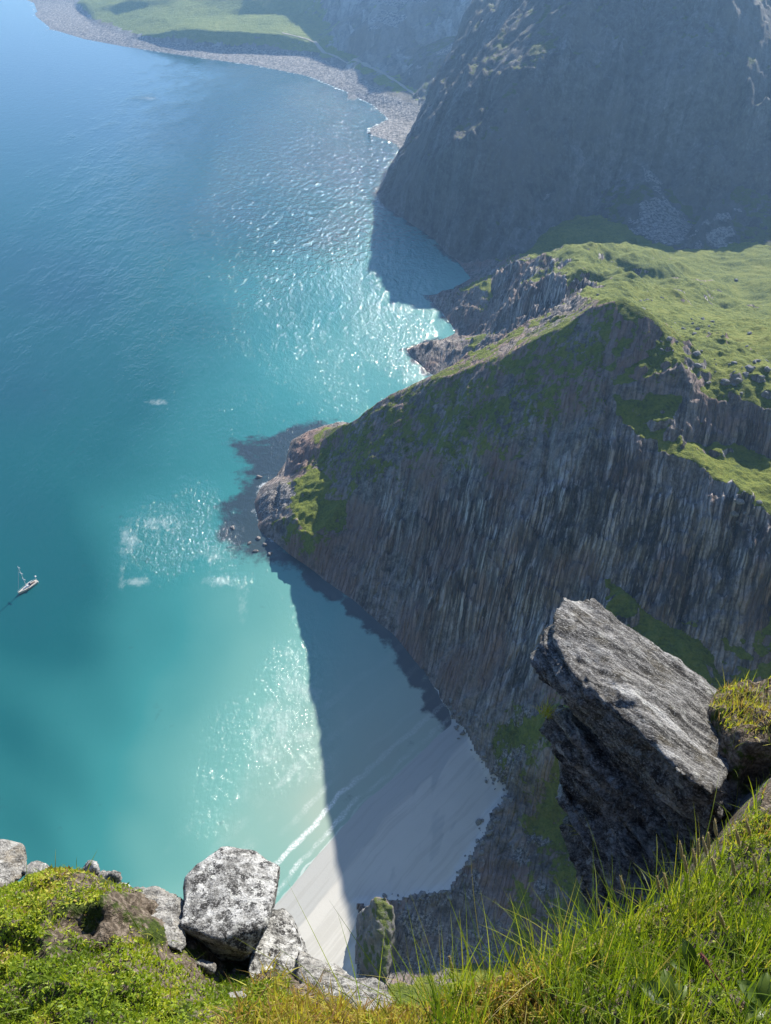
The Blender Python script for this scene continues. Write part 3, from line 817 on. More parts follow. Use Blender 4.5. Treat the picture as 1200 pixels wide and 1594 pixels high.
lap = np.maximum(0.62 * sstep(6.0, 0.0, seg_dist(XS, YS, [tuple(p[:2]) for p in shore_bay[:11]])), sstep(5.5, 0.5, dprom) * 0.62)
lap = np.maximum(lap, 0.9 * sstep(9, 1, seg_dist(XS, YS, [tuple(p[:2]) for p in f_shore[1:16]])))
lap = np.maximum(lap, 0.5 * sstep(6, 0.5, dmt))


def blobs(lst):
    out = np.zeros(XS.shape)
    for u, v, ru, rv, k in lst:
        c = at_z(u, v, 0); a = at_z(u + ru, v, 0); b = at_z(u, v - rv, 0)
        rx = abs(a[0] - c[0]); ry = abs(b[1] - c[1])
        sh = (b[0] - c[0]) / (b[1] - c[1])
        dy = YS - c[1]; dx = XS - c[0] - sh * dy
        out = np.maximum(out, k * np.exp(-(dx / rx) ** 2 - (dy / ry) ** 2))
    return out


wind = blobs([(560, 400, 190, 130, 1.0), (640, 340, 110, 110, 1.2), (480, 230, 280, 160, 1.05), (420, 150, 220, 60, .6), (600, 230, 90, 60, .9), (620, 540, 110, 60, .95), (560, 500, 100, 40, .9), (480, 590, 120, 60, .6), (380, 170, 200, 60, .30), (300, 780, 60, 60, .9), (255, 835, 85, 75, 1.1),
              (330, 850, 70, 55, .9), (225, 900, 40, 40, .6), (355, 905, 50, 20, .8), (455, 1060, 80, 75, 1.0), (440, 1150, 100, 80, 1.1), (390, 1150, 100, 90, .95), (500, 1120, 45, 110, 1.0), (340, 1220, 80, 70, .75), (330, 1280, 80, 50, .65), (470, 960, 40, 50, .7), (240, 625, 30, 12, .5), (420, 1230, 80, 60, .6), (230, 155, 40, 10, .5)])
slick = blobs([(200, 840, 22, 40, .8), (250, 815, 60, 22, .75), (215, 905, 30, 10, .85), (345, 905, 40, 12, .9), (378, 935, 14, 45, .7), (190, 900, 8, 60, .6), (330, 860, 45, 35, .6), (245, 626, 22, 6, .9), (232, 153, 22, 5, .8), (270, 692, 18, 5, .5), (470, 545, 40, 10, .5), (620, 480, 70, 14, .6), (480, 1080, 40, 40, .7), (430, 1120, 50, 40, .75), (470, 1150, 40, 30, .6), (370, 820, 40, 30, .4), (455, 1060, 34, 90, .72), (420, 1150, 50, 80, .66), (380, 1230, 45, 60, .5), (470, 1180, 22, 60, .6), (330, 1180, 40, 50, .35), (600, 315, 22, 14, .9), (215, 540, 40, 8, .35)])
surf_in_sun = np.clip(blobs([(465, 1270, 85, 130, 1.3), (430, 1120, 110, 150, 1.0)]) , 0.22, 1)  # foam kept strong on the sunlit water, faint where shade lies
sb_d, sb_a = shore_coords(XS, YS)
sb_c = np.clip(sb_d + 1.2 * fbm(sb_a / 22, sb_d / 60, 3, 5), -80, 60)
sb_c = np.where((sb_a < 1) | (YS > 260), -80, sb_c)
z_sea = np.zeros(XS.shape)
keep_sea = np.ones((len(sy_) - 1, len(sx_) - 1), bool)
structure(grid_mesh('sea', sx_, sy_, z_sea, keep_sea, M_SEA, {'depth': depth_s, 'kelp': kelp, 'lap': lap, 'wind': np.clip(wind, 0, 1), 'slick': slick, 'shore': sb_c, 'surf_in_sun': surf_in_sun, 'far': sstep(330, 650, YS)}))

# ------------------------------------------------------------------ haze
hz = NT('haze_air')
hz.t.nodes.remove(hz.b)
pv = hz.n('VolumePrincipled')
pv.inputs['Color'].default_value = (0.36, 0.64, 1.0, 1)
pv.inputs['Density'].default_value = HAZE
pv.inputs['Anisotropy'].default_value = 0.35
outn = [n for n in hz.t.nodes if n.type == 'OUTPUT_MATERIAL'][0]
hz.link(pv.outputs[0], outn.inputs['Volume'])
bm = bmesh.new()
bmesh.ops.create_cube(bm, size=1.0)
me = bpy.data.meshes.new('haze'); bm.to_mesh(me); bm.free()
me.materials.append(hz.m)
ho = bpy.data.objects.new('haze', me); COL.objects.link(ho)
top_h = 460.0
ho.scale = (18600, 9800, top_h + 17)
ho.location = (-3000, 4300, (top_h - 17) / 2)
stuff(ho, 'thin blue sea haze filling the air between the viewer and the far shore', 'haze')
#SEA1
#FG0
# ------------------------------------------------------------------ the ledge at the viewer's feet
def T3(lst):
    return [tuple(at_t(*p)) for p in lst]


rim = T3([(-120, 1390, 1.80), (0, 1385, 1.86), (60, 1364, 1.92), (110, 1355, 1.94), (180, 1378, 1.92), (240, 1396, 1.92), (300, 1420, 1.92), (380, 1480, 1.93), (440, 1505, 1.86), (520, 1540, 1.72), (600, 1566, 1.62),
          (660, 1566, 1.59), (720, 1536, 1.60), (800, 1506, 1.62), (900, 1458, 1.68), (980, 1424, 1.75), (1050, 1384, 1.82), (1110, 1334, 1.9), (1150, 1272, 2.0), (1190, 1222, 2.1), (1245, 1190, 2.15), (1300, 1165, 2.3), (1220, 1160, 2.40), (1160, 1158, 2.46), (1124, 1136, 2.56), (1100, 1092, 2.70),
          (1112, 1066, 2.84), (1150, 1060, 2.82), (1200, 1056, 2.75), (1290, 1045, 2.6), (1500, 1000, 2.5)])
gpts = T3([(-120, 1650, 1.30), (300, 1650, 1.34), (600, 1650, 1.36), (900, 1650, 1.34), (1260, 1650, 1.16), (0, 1560, 1.45), (300, 1560, 1.5), (450, 1580, 1.5), (600, 1590, 1.47), (900, 1560, 1.45), (1200, 1560, 1.26),
           (0, 1470, 1.62), (80, 1440, 1.66), (150, 1480, 1.62), (100, 1490, 1.60), (190, 1420, 1.76), (260, 1480, 1.68), (330, 1520, 1.68), (400, 1540, 1.66), (500, 1566, 1.58), (1000, 1500, 1.58), (1100, 1450, 1.60), (1200, 1400, 1.62), (1260, 1300, 1.72), (1200, 1480, 1.42),
           (1220, 1110, 2.52), (1150, 1105, 2.62), (1200, 1300, 1.84), (1130, 1275, 2.5), (1172, 1225, 2.55), (1215, 1195, 2.5), (1105, 1330, 2.35), (1270, 1175, 2.42)])
gpts += [(-2.6, 0.3, 268.5), (-2.6, -1.5, 268.9), (2.6, -1.5, 269.3), (2.8, 0.6, 268.9), (3.2, 1.6, 268.4), (0, -1.5, 268.7), (-2.6, 0.75, 268.1), (0, 0, 268.55), (0.8, 0, 268.75), (-0.8, 0, 268.5)]
ring1, ring2 = [], []
for i, p in enumerate(rim):
    a = rim[max(0, i - 1)]; b = rim[min(len(rim) - 1, i + 1)]
    tx, ty = b[0] - a[0], b[1] - a[1]
    L = math.hypot(tx, ty); nx, ny = -ty / L, tx / L
    if 19 <= i <= 24:
        continue
    ring1.append((p[0] + nx * (0.10 if i < 19 else 0.03), p[1] + ny * (0.10 if i < 19 else 0.03), p[2] - 0.8))
    ko = 0.75 if i < 19 else 0.14
    ring2.append((p[0] + nx * ko, p[1] + ny * ko + 0.2 * (i < 19), p[2] - 7.0))
gpts += ring1 + ring2 + [(-3.5, 3.6, 236), (-1, 3.6, 234), (1, 4.2, 234), (3.5, 5.0, 238), (-3.5, 0.8, 262), (4.2, 2.2, 266), (4.4, -1.5, 268)]
gx_ = axis((-3.4, -1.3, 0.04), (-1.3, 1.7, 0.011), (1.7, 4.2, 0.05))
gy_ = axis((-1.4, 0.2, 0.05), (0.2, 2.3, 0.011), (2.3, 4.0, 0.05))
XG, YG = np.meshgrid(gx_, gy_)
zg = tin(gpts, [rim], gx_, gy_)
zg = np.where(zg < 0, 236.0, zg)
zg = blur(zg, 3)
rimpoly = [tuple(p[:2]) for p in rim] + [(4.0, -1.5), (-3.4, -1.5)]
rd = sdf(XG, YG, rimpoly)                            # negative on the ledge
hum = fbm(XG / 0.16, YG / 0.16, 3, 201)
zg2 = zg + (0.045 * hum + 0.03 * fbm(XG / 0.05, YG / 0.05, 4, 203, 0.65)) * sstep(0.25, -0.1, rd) + 0.10 * fbm(XG / 0.3, YG / 0.3 + zg * 1.5, 4, 205, ridged=True) * sstep(0.0, 0.2, rd)
for (u, v, t, r, k) in [(118, 1450, 1.66, 0.05, 0.05), (340, 1505, 1.74, 0.12, 0.07), (40, 1430, 1.68, 0.14, -0.07), (230, 1530, 1.58, 0.16, -0.05), (190, 1405, 1.8, 0.09, -0.04), (125, 1372, 1.86, 0.08, -0.04)]:
    p = at_t(u, v, t)
    zg2 -= k * np.exp(-((XG - p[0]) ** 2 + (YG - p[1]) ** 2) / r ** 2)
XGf, YGf = np.meshgrid(gx_, gy_)


def gz(x, y):
    i = np.clip(np.searchsorted(gx_, x) - 1, 0, len(gx_) - 2); j = np.clip(np.searchsorted(gy_, y) - 1, 0, len(gy_) - 2)
    fx = (x - gx_[i]) / (gx_[i + 1] - gx_[i]); fy = (y - gy_[j]) / (gy_[j + 1] - gy_[j])
    return (zg2[j, i] * (1 - fx) + zg2[j, i + 1] * fx) * (1 - fy) + (zg2[j + 1, i] * (1 - fx) + zg2[j + 1, i + 1] * fx) * fy


def mat_soil():
    T = NT('peat_soil_and_stone')
    p = T.obj()
    n = T.noise(p, 9.0, 6, 0.7); n2 = T.noise(p, 60.0, 5, 0.7)
    soil = T.ramp(n2, [(0.3, (0.022, 0.017, 0.012)), (0.48, (0.11, 0.085, 0.060)), (0.66, (0.30, 0.245, 0.19))])
    moss = T.ramp(n2, [(0.3, (0.018, 0.030, 0.006)), (0.55, (0.055, 0.080, 0.012)), (0.75, (0.12, 0.14, 0.03))])
    rock = T.ramp(n2, [(0.3, (0.05, 0.048, 0.045)), (0.5, (0.2, 0.195, 0.18)), (0.7, (0.42, 0.41, 0.38))])
    base = T.mix(T.step(n, 0.52, 0.6), soil, moss)
    base = T.mix(T.step(T.attr('edge'), 0.3, 0.7), base, rock)
    h = T.math('ADD', n2, T.math('MULTIPLY', T.noise(p, 200.0, 3), 0.4))
    return T.out(base, 0.95, T.bump(h, 1.0, 0.02), 0.2)


M_SOIL = mat_soil()
edge_a = sstep(0.02, 0.15, rd + 0.08 * fbm(XG / 0.15, YG / 0.15, 3, 207))
structure(grid_mesh('ledge', gx_, gy_, zg2, np.ones((len(gy_) - 1, len(gx_) - 1), bool), M_SOIL, {'edge': edge_a}))


# ------------------------------------------------------------------ rocks
def mat_lichen(name, stops, white, black, sc=1.0, bumpd=0.012, layer=None, warm=None):
    T = NT(name)
    p = T.obj()
    if layer:
        q = T.scale(T.attr('lay', 'Vector'), layer)
    else:
        q = p
    n1 = T.noise(q, 7 * sc, 6, 0.7, 0.3); n2 = T.noise(q, 32 * sc, 6, 0.75); n3 = T.noise(p, 110 * sc, 4, 0.7)
    base = T.ramp(T.math('ADD', T.math('MULTIPLY', n2, 0.6), T.math('MULTIPLY', n1, 0.4)), stops)
    if warm:
        base = T.mix(T.math('MULTIPLY', T.step(T.noise(p, 11 * sc, 4, 0.6), 0.5, 0.68), 0.6), base, warm)
    vor = T.math('ADD', T.voro(p, 24 * sc), T.math('MULTIPLY', T.math('SUBTRACT', n2, 0.5), 0.9))
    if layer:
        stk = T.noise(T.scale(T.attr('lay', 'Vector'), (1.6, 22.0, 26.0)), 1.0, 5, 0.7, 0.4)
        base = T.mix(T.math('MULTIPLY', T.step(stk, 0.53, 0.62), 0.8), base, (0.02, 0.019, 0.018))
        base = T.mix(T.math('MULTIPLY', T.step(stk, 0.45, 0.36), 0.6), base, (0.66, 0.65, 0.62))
    lw = T.math('MULTIPLY', T.math('SUBTRACT', 1.0, T.step(vor, 0.20, 0.34)), T.step(n1, 0.42, 0.55))
    base = T.mix(T.math('MULTIPLY', lw, white), base, (0.60, 0.60, 0.55))
    vor2 = T.math('ADD', T.voro(p, 15 * sc), T.math('MULTIPLY', T.math('SUBTRACT', n2, 0.5), 1.2))
    lb = T.math('MULTIPLY', T.math('SUBTRACT', 1.0, T.step(vor2, 0.22, 0.40)), T.step(T.noise(p, 9.0 * sc, 5, 0.65), 0.40, 0.50))
    lb2 = T.math('MULTIPLY', T.step(T.noise(p, 26 * sc, 7, 0.8), 0.50, 0.555), T.step(T.noise(p, 9 * sc, 5, 0.7), 0.34, 0.48))
    lb = T.math('MAXIMUM', T.math('MULTIPLY', lb, 0.55), lb2)
    base = T.mix(T.math('MULTIPLY', lb, black), base, (0.018, 0.017, 0.016))
    base = T.mix(T.math('MULTIPLY', T.step(n3, 0.57, 0.66), 0.7 * black), base, (0.02, 0.02, 0.019))
    n4 = T.noise(p, 170 * sc, 3, 0.7)
    base = T.mix(T.math('MULTIPLY', T.step(n4, 0.54, 0.66), 0.45), base, (0.62, 0.61, 0.58))
    base = T.mix(T.math('MULTIPLY', T.step(n4, 0.46, 0.36), 0.5), base, (0.03, 0.029, 0.027))
    h = T.math('ADD', T.math('MULTIPLY', n1, 0.8), T.math('ADD', T.math('MULTIPLY', n2, 0.7), T.math('MULTIPLY', n3, 0.5)))
    return T.out(base, 0.93, T.bump(h, 1.0, bumpd), 0.25)


M_LICHEN = mat_lichen('lichen_covered_granite', [(0.34, (0.045, 0.044, 0.040)), (0.46, (0.20, 0.195, 0.18)), (0.55, (0.46, 0.455, 0.43)), (0.68, (0.68, 0.67, 0.64))], 0.85, 0.95, 1.25, 0.014)
M_PALE = mat_lichen('pale_weathered_rock', [(0.3, (0.09, 0.086, 0.078)), (0.48, (0.25, 0.24, 0.215)), (0.7, (0.50, 0.48, 0.44))], 0.6, 0.7, 1.3, 0.014, None, (0.24, 0.19, 0.12))
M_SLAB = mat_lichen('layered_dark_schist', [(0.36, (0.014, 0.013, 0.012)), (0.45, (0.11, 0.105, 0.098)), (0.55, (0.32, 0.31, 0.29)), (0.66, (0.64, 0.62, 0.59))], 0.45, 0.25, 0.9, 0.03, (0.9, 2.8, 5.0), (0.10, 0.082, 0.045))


def voxel_rock(name, hulls, mat, voxel, disp, parent=None, seed=0, strata=None, smooth_it=1, flat=False):
    """Union of convex hulls of surveyed corners, remeshed and weathered."""
    bm = bmesh.new()
    for pts in hulls:
        b2 = bmesh.new()
        vs = [b2.verts.new(p) for p in pts]
        r = bmesh.ops.convex_hull(b2, input=vs)
        junk = [g for g in r['geom_interior'] if isinstance(g, bmesh.types.BMVert)]
        bmesh.ops.delete(b2, geom=junk, context='VERTS')
        m2 = bpy.data.meshes.new('t'); b2.to_mesh(m2); b2.free()
        bm.from_mesh(m2); bpy.data.meshes.remove(m2)
    allp = np.array([p for h in hulls for p in h])
    org = np.array([allp[:, 0].mean(), allp[:, 1].mean(), allp[:, 2].min()])
    for v in bm.verts:
        v.co = v.co - Vector(org)
    me = bpy.data.meshes.new(name); bm.to_mesh(me); bm.free()
    o = bpy.data.objects.new(name, me); COL.objects.link(o)
    md = o.modifiers.new('remesh', 'REMESH'); md.mode = 'VOXEL'; md.voxel_size = voxel
    if smooth_it:
        ms = o.modifiers.new('smooth', 'SMOOTH'); ms.iterations = smooth_it; ms.factor = 0.5
    dg = bpy.context.evaluated_depsgraph_get()
    ev = o.evaluated_get(dg)
    nm = bpy.data.meshes.new_from_object(ev)
    o.modifiers.clear()
    o.data = nm; bpy.data.meshes.remove(me); nm.name = name
    n = len(nm.vertices)
    co = np.empty(n * 3, np.float32); nm.vertices.foreach_get('co', co); co = co.reshape(-1, 3).astype(float)
    no = np.empty(n * 3, np.float32); nm.vertices.foreach_get('normal', no); no = no.reshape(-1, 3)
    wx = co[:, 0] + org[0]; wy = co[:, 1] + org[1]; wz = co[:, 2] + org[2]
    d = np.zeros(n)
    for (sc, amp, rg) in disp:
        a = wx / sc + 0.37 * wz / sc; b = wy / sc - 0.61 * wz / sc; c = wz / sc + 0.2 * wx / sc
        d += amp * (fbm(a, b, 3, seed + 1, ridged=rg) + fbm(b, c, 3, seed + 2, ridged=rg) + fbm(c, a, 3, seed + 3, ridged=rg)) / 1.7
    if strata is not None:
        ax, per, amp, keep = strata
        ax = np.array(ax) / np.linalg.norm(ax)
        e1 = np.array(at_t(1100, 1120, 2.75)) - np.array(at_t(880, 970, 3.0)); e1 -= ax * (e1 @ ax); e1 /= np.linalg.norm(e1); e2 = np.cross(ax, e1)
        la_ = nm.attributes.new('lay', 'FLOAT_VECTOR', 'POINT'); la_.data.foreach_set('vector', np.stack([co @ e1, co @ e2, co @ ax], -1).astype(np.float32).ravel())
        top_k = np.clip(no @ ax * (1 if ax[2] > 0 else -1), 0, 1)
        d += 0.010 * top_k * fbm(co @ e1 / 0.28, co @ e2 / 0.06, 4, seed + 12, ridged=True) + 0.010 * top_k * sstep(0.0, 0.25, fbm(co @ e1 / 0.22, co @ e2 / 0.12, 3, seed + 14))
        s = (co @ ax) / per + 0.5 * fbm(wx / (per * 6), wy / (per * 6) + wz / (per * 5), 2, seed + 9)
        lay = fbm(s, 0 * s + 3.3, 3, seed + 7)
        side_k = 1 - np.abs(no @ ax) ** 2 * keep
        lay = lay + 0.45 * fbm(s * 2.7 + 4.0, 0.35 * co[:, 0] / per, 3, seed + 17, ridged=True)
        d += amp * lay * side_k
    co += no * d[:, None]
    nm.vertices.foreach_set('co', co.astype(np.float32).ravel())
    nm.polygons.foreach_set('use_smooth', np.full(len(nm.polygons), not flat))
    nm.materials.clear(); nm.materials.append(mat); nm.update()
    o.location = org
    return o


o = voxel_rock('boulder', [T3([(290, 1365, 1.92), (345, 1318, 2.02), (400, 1328, 2.03), (436, 1347, 2.0), (430, 1382, 1.92), (414, 1438, 1.80), (390, 1482, 1.79), (335, 1462, 1.75), (281, 1440, 1.78), (288, 1390, 1.86),
                              (300, 1470, 1.88), (345, 1494, 1.86), (386, 1498, 1.86), (420, 1440, 2.0), (428, 1380, 2.15), (350, 1345, 2.2), (295, 1400, 2.08)])], M_LICHEN, 0.006, [(0.16, 0.010, False), (0.05, 0.005, True)], seed=300, smooth_it=0)
tag(o, 'big blocky grey boulder mottled with black and white lichen, perched on the ledge edge', 'boulder')
o = voxel_rock('rock', [T3([(410, 1418, 2.0), (440, 1418, 2.02), (458, 1434, 2.0), (474, 1475, 1.92), (470, 1520, 1.84), (445, 1548, 1.78), (395, 1545, 1.76), (383, 1510, 1.80), (402, 1455, 1.92), (430, 1440, 2.3), (470, 1500, 2.2), (400, 1520, 2.1)])], M_LICHEN, 0.006,
               [(0.10, 0.014, False), (0.035, 0.007, True)], seed=310)
tag(o, 'rounded grey lichen rock leaning against the lower right side of the perched boulder', 'rock')
o = voxel_rock('rock', [T3([(462, 1478, 1.88), (500, 1500, 1.84), (540, 1516, 1.78), (560, 1540, 1.70), (520, 1570, 1.64), (465, 1565, 1.68), (470, 1520, 1.75), (500, 1540, 2.1), (540, 1540, 2.0)]),
                        T3([(545, 1520, 1.78), (590, 1530, 1.72), (612, 1556, 1.66), (600, 1580, 1.58), (550, 1575, 1.60), (530, 1545, 1.68), (580, 1560, 2.0)])], M_PALE, 0.006, [(0.08, 0.014, False), (0.03, 0.008, True)], seed=320)
tag(o, 'low pale broken rock at the rim, above the reddish dry plants', 'rock')
o = voxel_rock('rock', [T3([(203, 1388, 1.90), (245, 1383, 1.91), (280, 1394, 1.90), (287, 1440, 1.80), (284, 1484, 1.72), (245, 1466, 1.72), (203, 1425, 1.79), (240, 1420, 2.3), (275, 1450, 2.2)])], M_PALE, 0.006, [(0.09, 0.016, False), (0.035, 0.009, True)], seed=330)
tag(o, 'flat pale rock left of the perched boulder, half sunk in brown soil', 'rock')
o = voxel_rock('rock', [T3([(-60, 1300, 2.06), (34, 1314, 2.06), (40, 1335, 2.03), (36, 1362, 1.96), (0, 1385, 1.90), (-60, 1380, 1.88), (-60, 1330, 2.4), (30, 1350, 2.4)])], M_PALE, 0.006, [(0.10, 0.012, False), (0.04, 0.006, True)], seed=340)
tag(o, 'whitish rock block standing on the rim above the moss, at the far left', 'rock')
o = voxel_rock('stone', [T3([(153, 1450, 1.72), (168, 1450, 1.74), (192, 1456, 1.74), (203, 1466, 1.72), (197, 1484, 1.68), (188, 1490, 1.67), (160, 1460, 1.76), (190, 1470, 1.78)])], M_PALE, 0.004, [(0.05, 0.004, False)], seed=350)
tag(o, 'thin flat slate stone lying tilted among the bright moss', 'stone')
o = voxel_rock('stone', [T3([(262, 1574, 1.50), (290, 1562, 1.53), (322, 1572, 1.51), (330, 1596, 1.46), (270, 1600, 1.46), (300, 1585, 1.62)])], M_LICHEN, 0.005, [(0.05, 0.008, False)], seed=360)
tag(o, 'grey stone poking out of the moss at the bottom of the slope', 'stone')
o = voxel_rock('stone', [T3([(352, 1548, 1.62), (378, 1542, 1.64), (392, 1556, 1.62), (384, 1576, 1.57), (356, 1572, 1.57), (370, 1560, 1.72)])], M_PALE, 0.005, [(0.05, 0.007, False)], seed=370)
tag(o, 'small pale stone beside the reddish dry plants, below the perched boulder', 'stone')
rimstones = [(58, 1350, 1.95, 22, 15, 'little orange stained stone on the rim, next to the whitish block'), (138, 1350, 1.95, 13, 15, 'small pointed pale stone on the rim left of the lichen stone pair'),
             (170, 1362, 1.93, 17, 12, 'small lichen stone on the rim right of the pointed stone'), (186, 1378, 1.92, 14, 9, 'flat lichen stone on the rim, last before the flat pale rock'), (312, 1506, 1.74, 22, 14, 'grey stone wedged in the dark gap under the perched boulder')]
for k, (u, v, t, ru, rv, lab) in enumerate(rimstones):
    pts = []
    for a in range(9):
        an = a * 2.399; rr = 0.75 + 0.35 * RNG.random()
        pts.append((u + 1.15 * ru * rr * math.cos(an), v + 5 + 1.1 * rv * rr * math.sin(an), t + 0.04 * (RNG.random() - 0.3) * 1.5))
    pts.append((u, v, t + 0.13))
    o = voxel_rock('stone', [T3(pts)], M_LICHEN if k % 2 else M_PALE, 0.0045, [(0.04, 0.009, False), (0.015, 0.006, True)], seed=380 + 7 * k, smooth_it=0)
    tag(o, lab, 'stone', 'small stones along the ledge rim')

# the overhanging slab on the right
top_n = np.cross(np.array(at_t(1100, 1060, 2.86)) - np.array(at_t(865, 948, 3.02)), np.array(at_t(1062, 1205, 2.42)) - np.array(at_t(865, 948, 3.02)))
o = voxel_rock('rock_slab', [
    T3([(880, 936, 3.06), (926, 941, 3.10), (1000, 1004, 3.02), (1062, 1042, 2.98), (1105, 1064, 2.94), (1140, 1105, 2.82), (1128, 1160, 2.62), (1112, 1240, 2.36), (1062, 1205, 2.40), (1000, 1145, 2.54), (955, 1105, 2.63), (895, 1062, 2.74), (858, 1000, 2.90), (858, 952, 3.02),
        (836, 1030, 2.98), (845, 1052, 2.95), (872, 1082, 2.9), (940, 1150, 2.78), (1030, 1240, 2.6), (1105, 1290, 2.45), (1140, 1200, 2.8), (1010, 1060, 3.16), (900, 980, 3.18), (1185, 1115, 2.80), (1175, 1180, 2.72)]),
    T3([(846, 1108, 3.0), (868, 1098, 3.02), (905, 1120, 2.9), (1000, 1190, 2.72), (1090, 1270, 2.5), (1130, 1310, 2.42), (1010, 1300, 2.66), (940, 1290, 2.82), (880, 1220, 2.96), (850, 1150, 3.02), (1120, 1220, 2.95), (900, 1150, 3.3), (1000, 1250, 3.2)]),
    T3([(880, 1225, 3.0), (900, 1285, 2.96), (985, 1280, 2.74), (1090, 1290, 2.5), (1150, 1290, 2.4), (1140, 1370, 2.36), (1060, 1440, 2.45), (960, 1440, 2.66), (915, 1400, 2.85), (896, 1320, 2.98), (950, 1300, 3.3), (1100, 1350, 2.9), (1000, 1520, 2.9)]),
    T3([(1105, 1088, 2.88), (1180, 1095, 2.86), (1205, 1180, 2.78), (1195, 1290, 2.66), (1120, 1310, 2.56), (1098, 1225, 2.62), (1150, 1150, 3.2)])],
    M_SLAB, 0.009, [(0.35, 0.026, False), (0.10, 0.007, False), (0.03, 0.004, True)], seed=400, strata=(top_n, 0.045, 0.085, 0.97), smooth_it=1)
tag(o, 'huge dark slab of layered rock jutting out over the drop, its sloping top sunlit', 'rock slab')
tuft_spots = [(905, 1293, 2.93), (852, 1112, 2.98)]

# the pinnacle half in the headland's shadow above the beach end
o = voxel_rock('rock_pinnacle', [Z([(585, 1398, 17), (600, 1396, 17), (612, 1412, 16), (612, 1450, 12), (600, 1520, 8), (570, 1520, 4), (556, 1470, 4), (560, 1420, 8), (575, 1408, 14)]) + [tuple(np.array(at_z(585, 1470, 0)) + np.array(d)) for d in ((-7, -6, -3), (7, -6, -3), (6, 9, -3), (-7, 8, -3))]],
               mat_land('pinnacle_rock_and_turf', [(0.3, (0.05, 0.05, 0.05)), (0.5, (0.16, 0.155, 0.15)), (0.7, (0.36, 0.35, 0.33))], (0.14, 0.11, 0.09), [(0.3, (0.05, 0.075, 0.015)), (0.5, (0.10, 0.13, 0.03)), (0.7, (0.17, 0.18, 0.06))], 1.2, (0.3, 0.1, 0.1), 0.5), 0.45, [(6.0, 1.3, False), (2.0, 0.6, True)], seed=430)
nv = len(o.data.vertices)
nn = np.empty(nv * 3, np.float32); o.data.vertices.foreach_get('normal', nn)
ga = o.data.attributes.new('grass', 'FLOAT', 'POINT'); ga.data.foreach_set('value', np.clip(sstep(0.45, 0.85, nn.reshape(-1, 3)[:, 2]) * 0.55, 0, 1).astype(np.float32))
tag(o, 'grassy rock pinnacle beside the end of the beach, half in shadow', 'rock pinnacle')


# ------------------------------------------------------------------ plants
def mat_leaf(name, stops, trans=0.45, rough=0.55, tcol=(1.25, 1.2, 0.5)):
    T = NT(name)
    t = T.attr('tint')
    p = T.obj()
    c = T.ramp(T.math('ADD', T.math('MULTIPLY', t, 0.85), T.math('MULTIPLY', T.noise(p, 60, 2), 0.15)), stops)
    T.put(T.b.inputs['Base Color'], c); T.put(T.b.inputs['Roughness'], rough); T.put(T.b.inputs['Specular IOR Level'], 0.35)
    tr = T.n('BsdfTranslucent'); T.put(tr.inputs['Color'], T.mix(1.0, c, tcol, 'MULTIPLY'))
    mx = T.n('MixShader'); mx.inputs[0].default_value = trans
    T.link(T.b.outputs[0], mx.inputs[1]); T.link(tr.outputs[0], mx.inputs[2])
    outn = [n for n in T.t.nodes if n.type == 'OUTPUT_MATERIAL'][0]
    T.link(mx.outputs[0], outn.inputs['Surface'])
    return T.m


GREENS = [(0.0, (0.06, 0.11, 0.010)), (0.35, (0.15, 0.225, 0.016)), (0.6, (0.28, 0.34, 0.030)), (0.8, (0.36, 0.35, 0.06)), (0.93, (0.36, 0.29, 0.12)), (1.0, (0.48, 0.42, 0.26))]
MOSSC = [(0.0, (0.05, 0.085, 0.008)), (0.3, (0.18, 0.27, 0.014)), (0.55, (0.34, 0.41, 0.026)), (0.74, (0.50, 0.47, 0.07)), (0.86, (0.28, 0.16, 0.07)), (1.0, (0.42, 0.33, 0.20))]
M_GRASS = mat_leaf('grass_blades', GREENS, 0.5)
M_MOSS = mat_leaf('moss_leaves', MOSSC, 0.42)
M_SEED = mat_leaf('grass_seed', [(0.0, (0.26, 0.21, 0.10)), (0.5, (0.46, 0.38, 0.20)), (1.0, (0.64, 0.55, 0.34))], 0.45, 0.8, (1, .95, .8))
M_HERB = mat_leaf('herb_leaf', [(0.0, (0.030, 0.060, 0.012)), (0.6, (0.075, 0.125, 0.018)), (1.0, (0.14, 0.19, 0.03))], 0.4, 0.4)
M_RED = mat_leaf('reddish_flower', [(0.0, (0.16, 0.045, 0.04)), (1.0, (0.34, 0.13, 0.11))], 0.3, 0.8, (1, .9, .8))


def blades(base, length, width, azim, lean, curl, nseg=4):
    """Tapered bent blades: arrays per blade -> verts, quads."""
    n = len(base)
    t = np.linspace(0, 1, nseg + 1)[None, :]
    hx = np.cos(azim)[:, None]; hy = np.sin(azim)[:, None]
    ang = lean[:, None] + curl[:, None] * t
    st = length[:, None] / nseg
    dx = np.cumsum(np.sin(ang) * st, 1) - np.sin(ang) * st
    dz = np.cumsum(np.cos(ang) * st, 1) - np.cos(ang) * st
    cx = base[:, 0:1] + hx * dx; cy = base[:, 1:2] + hy * dx; cz = base[:, 2:3] + dz
    w = width[:, None] * (1 - t ** 1.7 * 0.93) * 0.5
    tw = RNG.uniform(-0.8, 0.8, n)[:, None]
    sx = -np.sin(azim[:, None] + tw) * w; sy = np.cos(azim[:, None] + tw) * w
    L = np.stack([cx - sx, cy - sy, cz], -1); R = np.stack([cx + sx, cy + sy, cz], -1)
    V = np.stack([L, R], 2).reshape(n, -1, 3)
    k = np.arange(nseg)
    q = np.stack([2 * k, 2 * k + 1, 2 * k + 3, 2 * k + 2], -1)
    Q = (q[None] + (np.arange(n) * (2 * (nseg + 1)))[:, None, None]).reshape(-1, 4)
    return V.reshape(-1, 3), Q, 2 * (nseg + 1)


def px_of(P):
    x, y, z = P[:, 0], P[:, 1], P[:, 2] - H
    d = y * CP - z * SP; uu = y * SP + z * CP
    return 600 + F * x / d, 797 - F * uu / d


